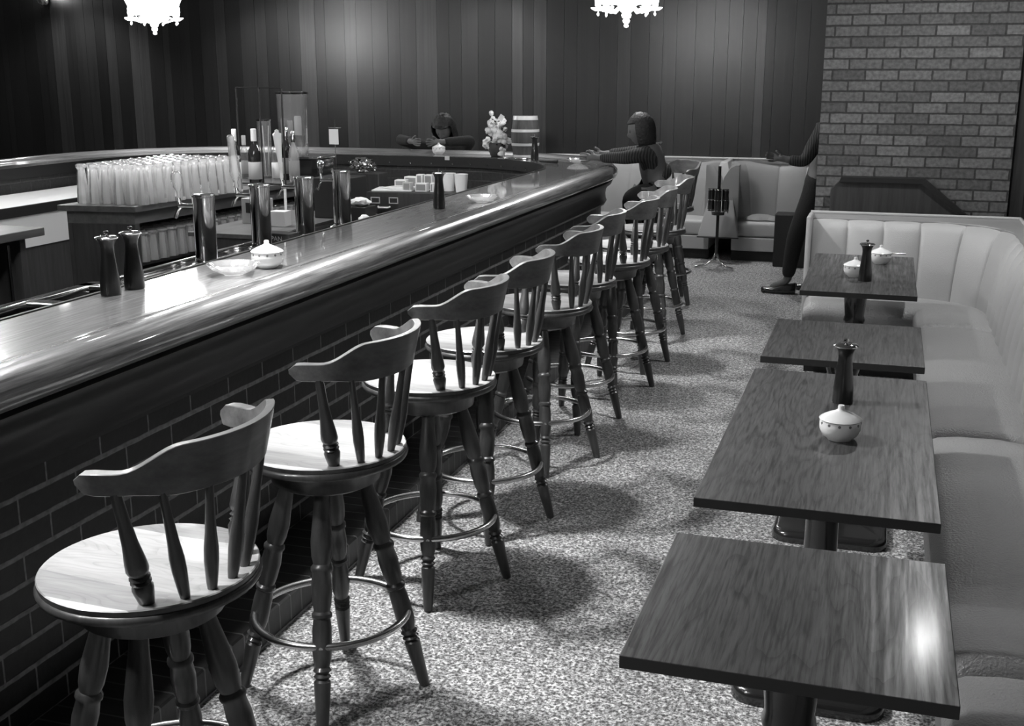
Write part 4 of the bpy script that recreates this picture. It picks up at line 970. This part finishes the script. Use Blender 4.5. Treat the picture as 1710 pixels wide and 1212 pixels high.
lathe('bulb', [(0, 0.03), (0.02, 0.035), (0.04, 0.08), (0.035, 0.13), (0, 0.15)], 'bulb', sc_, 14, Matrix.Translation((0, -0.15, 0)))
lathe('cup', [(0, 0.02), (0.05, 0.03), (0.06, 0.04), (0, 0.03)], 'crystal', sc_, 14, Matrix.Translation((0, -0.15, 0)))
lamp('sconce_light', 'POINT', (-9.70, 11.9, 2.72), 14, 0.05)
# recessed ceiling downlights (can + lens), each with its own spot
def downlight(x, y, e, ang, label, r=0.09, aim=None, blend=0.6, soft=0.05):
    t = empty('ceiling_downlight', (x, y, 3.0), label=label, cat='ceiling light', group='recessed ceiling downlights')
    lathe('trim_ring', [(r*0.8, -0.012), (r*1.15, -0.012), (r*1.2, -0.001), (r*0.8, -0.001)], 'chrome', t, 24)
    lathe('lens', [(0, -0.004), (r*0.8, -0.004), (r*0.8, -0.001), (0, -0.001)], 'bulb', t, 24)
    rot = (Vector(aim)-Vector((x, y, 2.97))).to_track_quat('-Z', 'Y').to_euler() if aim else None
    lamp('downlight_spot', 'SPOT', (x, y, 2.97), e, soft, spot=ang, blend=blend, rot=rot)
DL = [(0.42, 6.75, 110, 150), (-9.3, 11.45, 200, 120), (-6.7, 11.45, 150, 120), (-4.1, 11.55, 115, 115), (-1.7, 11.55, 115, 115), (-4.3, 6.2, 380, 66), (-4.7, 3.2, 80, 100)]
nm = ['over the curved banquette corner', 'added to brighten the far left of the board wall', 'added to brighten the board wall left of the beer glasses', 'added to brighten the board wall behind the flowers', 'added to brighten the board wall above the booths', 'over the back-bar cabinet', 'over the corner cabinet']  # the four board-wall lamps are unseen, added to lift the dark boards
for (x, y, e, a), n_ in zip(DL, nm): downlight(x, y, e, a, 'round recessed ceiling downlight '+n_)

for (y, e, n_) in ((3.55, 680, 'over the third stool, aimed at the aisle'), (6.75, 380, 'over the eighth stool, aimed at the aisle'), (1.2, 340, 'over the near end of the bar, aimed at the aisle')):
    downlight(-2.28, y, e, 84, 'round recessed ceiling downlight '+n_, aim=(-1.05, y+0.3, 0), blend=1.0, soft=0.12)

# ------------------------------------------------------------------ people
def head_bm(bm, c, fwd, tilt=0.0, s=1.0):
    """ovoid head with brow, nose, mouth, chin and ears, facing fwd (2D)"""
    n0 = len(bm.verts); bmesh.ops.create_uvsphere(bm, u_segments=28, v_segments=20, radius=1); bm.verts.ensure_lookup_table()
    f = math.atan2(fwd[1], fwd[0]); mt = Matrix.Translation(c) @ Matrix.Rotation(f, 4, 'Z') @ Matrix.Rotation(tilt, 4, 'Y')
    for v in bm.verts[n0:]:
        x, y, z = v.co; X, Y, Z = x*0.098, y*0.076, z*0.118
        if z < 0: Y *= 1-0.28*(-z)**1.2; X *= 1-0.10*(-z); 
        if x > 0:
            X -= 0.012*max(0, 1-abs(z-0.05)/0.22)*max(0, 1-abs(abs(y)-0.38)/0.22)     # eye sockets
            X += 0.024*max(0, 1-abs(y)/0.17)*max(0, 1-abs(z+0.22)/0.24)                # nose
            X += 0.008*max(0, 1-abs(y)/0.34)*max(0, 1-abs(z+0.55)/0.10)                # lips
            X += 0.012*max(0, 1-abs(y)/0.35)*max(0, 1-abs(z+0.85)/0.2)                 # chin
        Y += 0.012*(1 if y > 0 else -1)*max(0, 1-abs(x+0.05)/0.16)*max(0, 1-abs(z+0.02)/0.24)*(abs(y) > 0.8)  # ears
        v.co = mt @ Vector((X*s, Y*s, Z*s))
    for sy in (-1, 1):
        n0 = len(bm.verts); bmesh.ops.create_uvsphere(bm, u_segments=10, v_segments=8, radius=0.012*s, matrix=mt @ Matrix.Translation((0.082*s, 0.030*s*sy, 0.008*s)))
def hand_verts(V, E, wrist, d, side, idx):
    """palm and five fingers growing from wrist index idx; d forward dir, side the thumb side"""
    d = Vector(d).normalized(); side = Vector(side).normalized(); up = d.cross(side); w = Vector(wrist)
    V.append((w+d*0.045, 0.027)); p0 = len(V)-1; E.append((idx, p0)); V.append((w+d*0.085, 0.026)); p1 = len(V)-1; E.append((p0, p1))
    for k, (o_, L) in enumerate(((0.027, 0.065), (0.009, 0.073), (-0.009, 0.068), (-0.026, 0.052))):
        V.append((w+d*0.098+side*o_, 0.0095)); a = len(V)-1; E.append((p1, a))
        V.append((w+d*(0.098+L*0.5)+side*o_*1.15-up*0.010, 0.0085)); b = len(V)-1; E.append((a, b))
        V.append((w+d*(0.098+L*0.9)+side*o_*1.1-up*0.030, 0.0075)); c = len(V)-1; E.append((b, c))
    V.append((w+d*0.05+side*0.038, 0.011)); a = len(V)-1; E.append((p0, a)); V.append((w+d*0.085+side*0.058-up*0.01, 0.009)); E.append((a, len(V)-1))
def person(label, J, fwd, mats, hair_long=False, head_tilt=0.0, bush=1.0, hem=0.03):
    """J: joint dict in world space"""
    t = empty('person', (J['pelvis'][0], J['pelvis'][1], 0), label=label, cat='person')
    off = Vector((J['pelvis'][0], J['pelvis'][1], 0)); j = {k: Vector(v)-off for k, v in J.items()}
    V = [(j['pelvis'], 0.13)]; E = []
    def add(p, r, a): V.append((p, r)); E.append((a, len(V)-1)); return len(V)-1
    w = add(j['pelvis'].lerp(j['chest'], 0.5), 0.115, 0); c = add(j['chest'], 0.135, w); n1 = add(j['neck'], 0.052, c); add(j['neck'].lerp(j['head'], 0.5), 0.048, n1)
    for s in 'LR':
        sh = add(j['sh'+s], 0.058, c); el = add(j['el'+s], 0.040, sh); wr_ = add(j['wr'+s], 0.027, el)
        d = j['wr'+s]-j['el'+s]; d = j.get('hd'+s, None) or d; side = Vector((0, 0, 1)) if abs(d.normalized().z) < 0.7 else Vector((-1, 0, 0))
        hand_verts(V, E, j['wr'+s], d, side, wr_)
        hp = add(j['hp'+s], 0.088, 0); kn = add(j['kn'+s], 0.058, hp); cf = add(j['kn'+s].lerp(j['an'+s], 0.35), 0.054, kn); an = add(j['an'+s], 0.036, cf); tip = j['to'+s]; add(tip, 0.030, an)
    body = skin_obj('body', V, E, 'skin', t, 2, extra=lambda bm: head_bm(bm, j['head'], fwd, head_tilt))
    # shirt
    V = [(j['pelvis']+Vector((0, 0, hem)), 0.135)]; E = []
    w = add(j['pelvis']+Vector((0, 0, hem+0.07)), 0.140, 0); w = add(j['pelvis'].lerp(j['chest'], 0.5), 0.130, w); c = add(j['chest'], 0.152, w); add(j['neck'].lerp(j['chest'], 0.25), 0.075, c)
    for s in 'LR':
        sh = add(j['sh'+s], 0.073, c); el = add(j['el'+s], 0.055, sh); add(j['wr'+s].lerp(j['el'+s], 0.08), 0.040, el)
    skin_obj('shirt', V, E, mats[0], t, 2)
    V = [(j['pelvis']+Vector((0, 0, 0.03)), 0.140)]; E = []
    add(j['pelvis'].lerp(j['chest'], 0.42), 0.128, 0)
    for s in 'LR':
        hp = add(j['hp'+s], 0.100, 0); kn = add(j['kn'+s], 0.075, hp); add(j['an'+s]+Vector((0, 0, 0.02)), 0.056, kn)
    skin_obj('trousers', V, E, mats[1], t, 2)
    for s in 'LR':
        a = j['an'+s]; b = j['to'+s]; z = min(a.z, b.z); d = (b-a); d.z = 0; d.normalize(); sd = Vector((-d.y, d.x, 0)); L_ = 0.28; base = a-d*0.07; zb = J['to'+s][2]-0.032
        bm = bmesh.new(); rows = []
        for i in range(9):
            u = i/8; wd = 0.036+0.016*math.sin(PI*min(1, u*1.1))**0.7; wd *= (1 if u < 0.85 else 0.75); h = 0.085-0.045*min(1, u*1.3)
            cc = base+d*(L_*u); row = [bm.verts.new((cc+sd*wd*m, )[0]+Vector((0, 0, zb+zz-cc.z))) for m, zz in ((-1, 0), (1, 0), (1, 0.03), (0.6, h), (-0.6, h), (-1, 0.03))]; rows.append(row)
        for r0, r1 in zip(rows, rows[1:]):
            for k in range(6): bm.faces.new((r0[k], r0[(k+1) % 6], r1[(k+1) % 6], r1[k]))
        bm.faces.new(rows[0]); bm.faces.new(rows[-1]); bmesh.ops.bevel(bm, geom=bm.edges[:], offset=0.004, segments=1, affect='EDGES')
        finish('shoe', bm, 'black_gloss', t, ang=50)
    bm = bmesh.new(); bmesh.ops.create_uvsphere(bm, u_segments=28, v_segments=20, radius=1); f = math.atan2(fwd[1], fwd[0])
    mt = Matrix.Translation(j['head']) @ Matrix.Rotation(f, 4, 'Z') @ Matrix.Rotation(head_tilt, 4, 'Y'); dele = []
    for v in bm.verts:
        x, y, z = v.co; k = (1.13+0.07*noise.noise(v.co*5)+(bush-1)*noise.noise(v.co*9))*bush
        if (x > 0.52 and z < 0.42) or (z < (-0.95 if hair_long else -0.45)): dele.append(v)
        v.co = mt @ Vector((x*0.100*k-0.006, y*0.082*k*(1.12 if hair_long else 1), z*0.120*k+0.004-(0.05 if hair_long and z < -0.3 else 0)))
    bmesh.ops.delete(bm, geom=dele, context='VERTS')
    bmesh.ops.solidify(bm, geom=bm.faces[:], thickness=0.012)
    finish('hair', bm, 'hair', t, ang=70)
    return t
# seated at the bend of the bar, facing the bar, elbows on the rail
person('person in a dark patterned sweater seated at the bend of the bar, leaning on it',
       dict(pelvis=(-1.72, 9.18, 0.925), chest=(-1.78, 9.14, 1.15), neck=(-1.81, 9.12, 1.25), head=(-1.85, 9.10, 1.36),
            shL=(-1.78, 8.96, 1.19), elL=(-1.90, 8.80, 1.165), wrL=(-2.14, 8.90, 1.155), shR=(-1.76, 9.33, 1.19), elR=(-1.94, 9.44, 1.170), wrR=(-2.19, 9.34, 1.155),
            hpL=(-1.73, 9.09, 0.89), knL=(-1.91, 8.95, 0.845), anL=(-1.76, 8.92, 0.34), toL=(-1.88, 8.88, 0.29), hpR=(-1.74, 9.27, 0.89), knR=(-1.92, 9.42, 0.845), anR=(-1.77, 9.48, 0.34), toR=(-1.88, 9.52, 0.29)),
       (-1, -0.25), ('knit', 'cloth_d'), hair_long=True, head_tilt=0.2)
# seated beyond the far stretch of the bar
person('person with bushy dark hair seated beyond the far stretch of the bar',
       dict(pelvis=(-4.12, 10.90, 0.76), chest=(-4.12, 10.80, 1.02), neck=(-4.12, 10.77, 1.14), head=(-4.12, 10.74, 1.26),
            shL=(-4.31, 10.78, 1.08), elL=(-4.50, 10.52, 1.17), wrL=(-4.28, 10.30, 1.165), shR=(-3.93, 10.78, 1.08), elR=(-3.76, 10.52, 1.17), wrR=(-3.98, 10.28, 1.165),
            hpL=(-4.21, 10.88, 0.74), knL=(-4.22, 10.98, 0.50), anL=(-4.22, 11.04, 0.11), toL=(-4.22, 10.92, 0.04), hpR=(-4.03, 10.88, 0.74), knR=(-4.02, 10.98, 0.50), anR=(-4.02, 11.04, 0.11), toR=(-4.02, 10.92, 0.04)),
       (0, -1), ('cloth_d', 'cloth_d'), hair_long=True, head_tilt=0.55, bush=1.16)
# standing behind the brick pier, one foot forward
person('person in a striped shirt and dark trousers standing half hidden by the brick pier',
       dict(pelvis=(-0.52, 9.74, 0.90), chest=(-0.44, 9.76, 1.22), neck=(-0.39, 9.76, 1.42), head=(-0.385, 9.75, 1.575),
            shL=(-0.50, 9.57, 1.35), elL=(-0.62, 9.52, 1.11), wrL=(-0.76, 9.50, 1.13), shR=(-0.38, 9.96, 1.35), elR=(-0.34, 10.0, 1.08), wrR=(-0.42, 9.98, 0.86),
            hpL=(-0.54, 9.64, 0.86), knL=(-0.67, 9.70, 0.48), anL=(-0.72, 9.82, 0.11), toL=(-0.86, 9.82, 0.04), hpR=(-0.50, 9.84, 0.86), knR=(-0.52, 9.92, 0.48), anR=(-0.46, 10.02, 0.11), toR=(-0.60, 10.04, 0.04)),
       (-1, -0.1), ('knit', 'cloth_d'), hem=-0.13)

# ------------------------------------------------------------------ camera and picture settings
cam = bpy.data.cameras.new('camera'); co = bpy.data.objects.new('camera', cam); COL.objects.link(co)
cam.sensor_fit = 'HORIZONTAL'; cam.sensor_width = 36; cam.lens = 36*1940/1710; cam.clip_start = 0.05
co.location = (0, 0, 1.8); co.rotation_euler = (R(90-14.064), 0, R(17.693))
S.camera = co
w = bpy.data.worlds.new('world'); S.world = w; w.use_nodes = True
w.node_tree.nodes['Background'].inputs[0].default_value = g4(0.5); w.node_tree.nodes['Background'].inputs[1].default_value = 0.0
v = S.view_settings; v.view_transform = 'Standard'; v.look = 'None'; v.gamma = 1; v.use_curve_mapping = False; v.exposure = 0.0
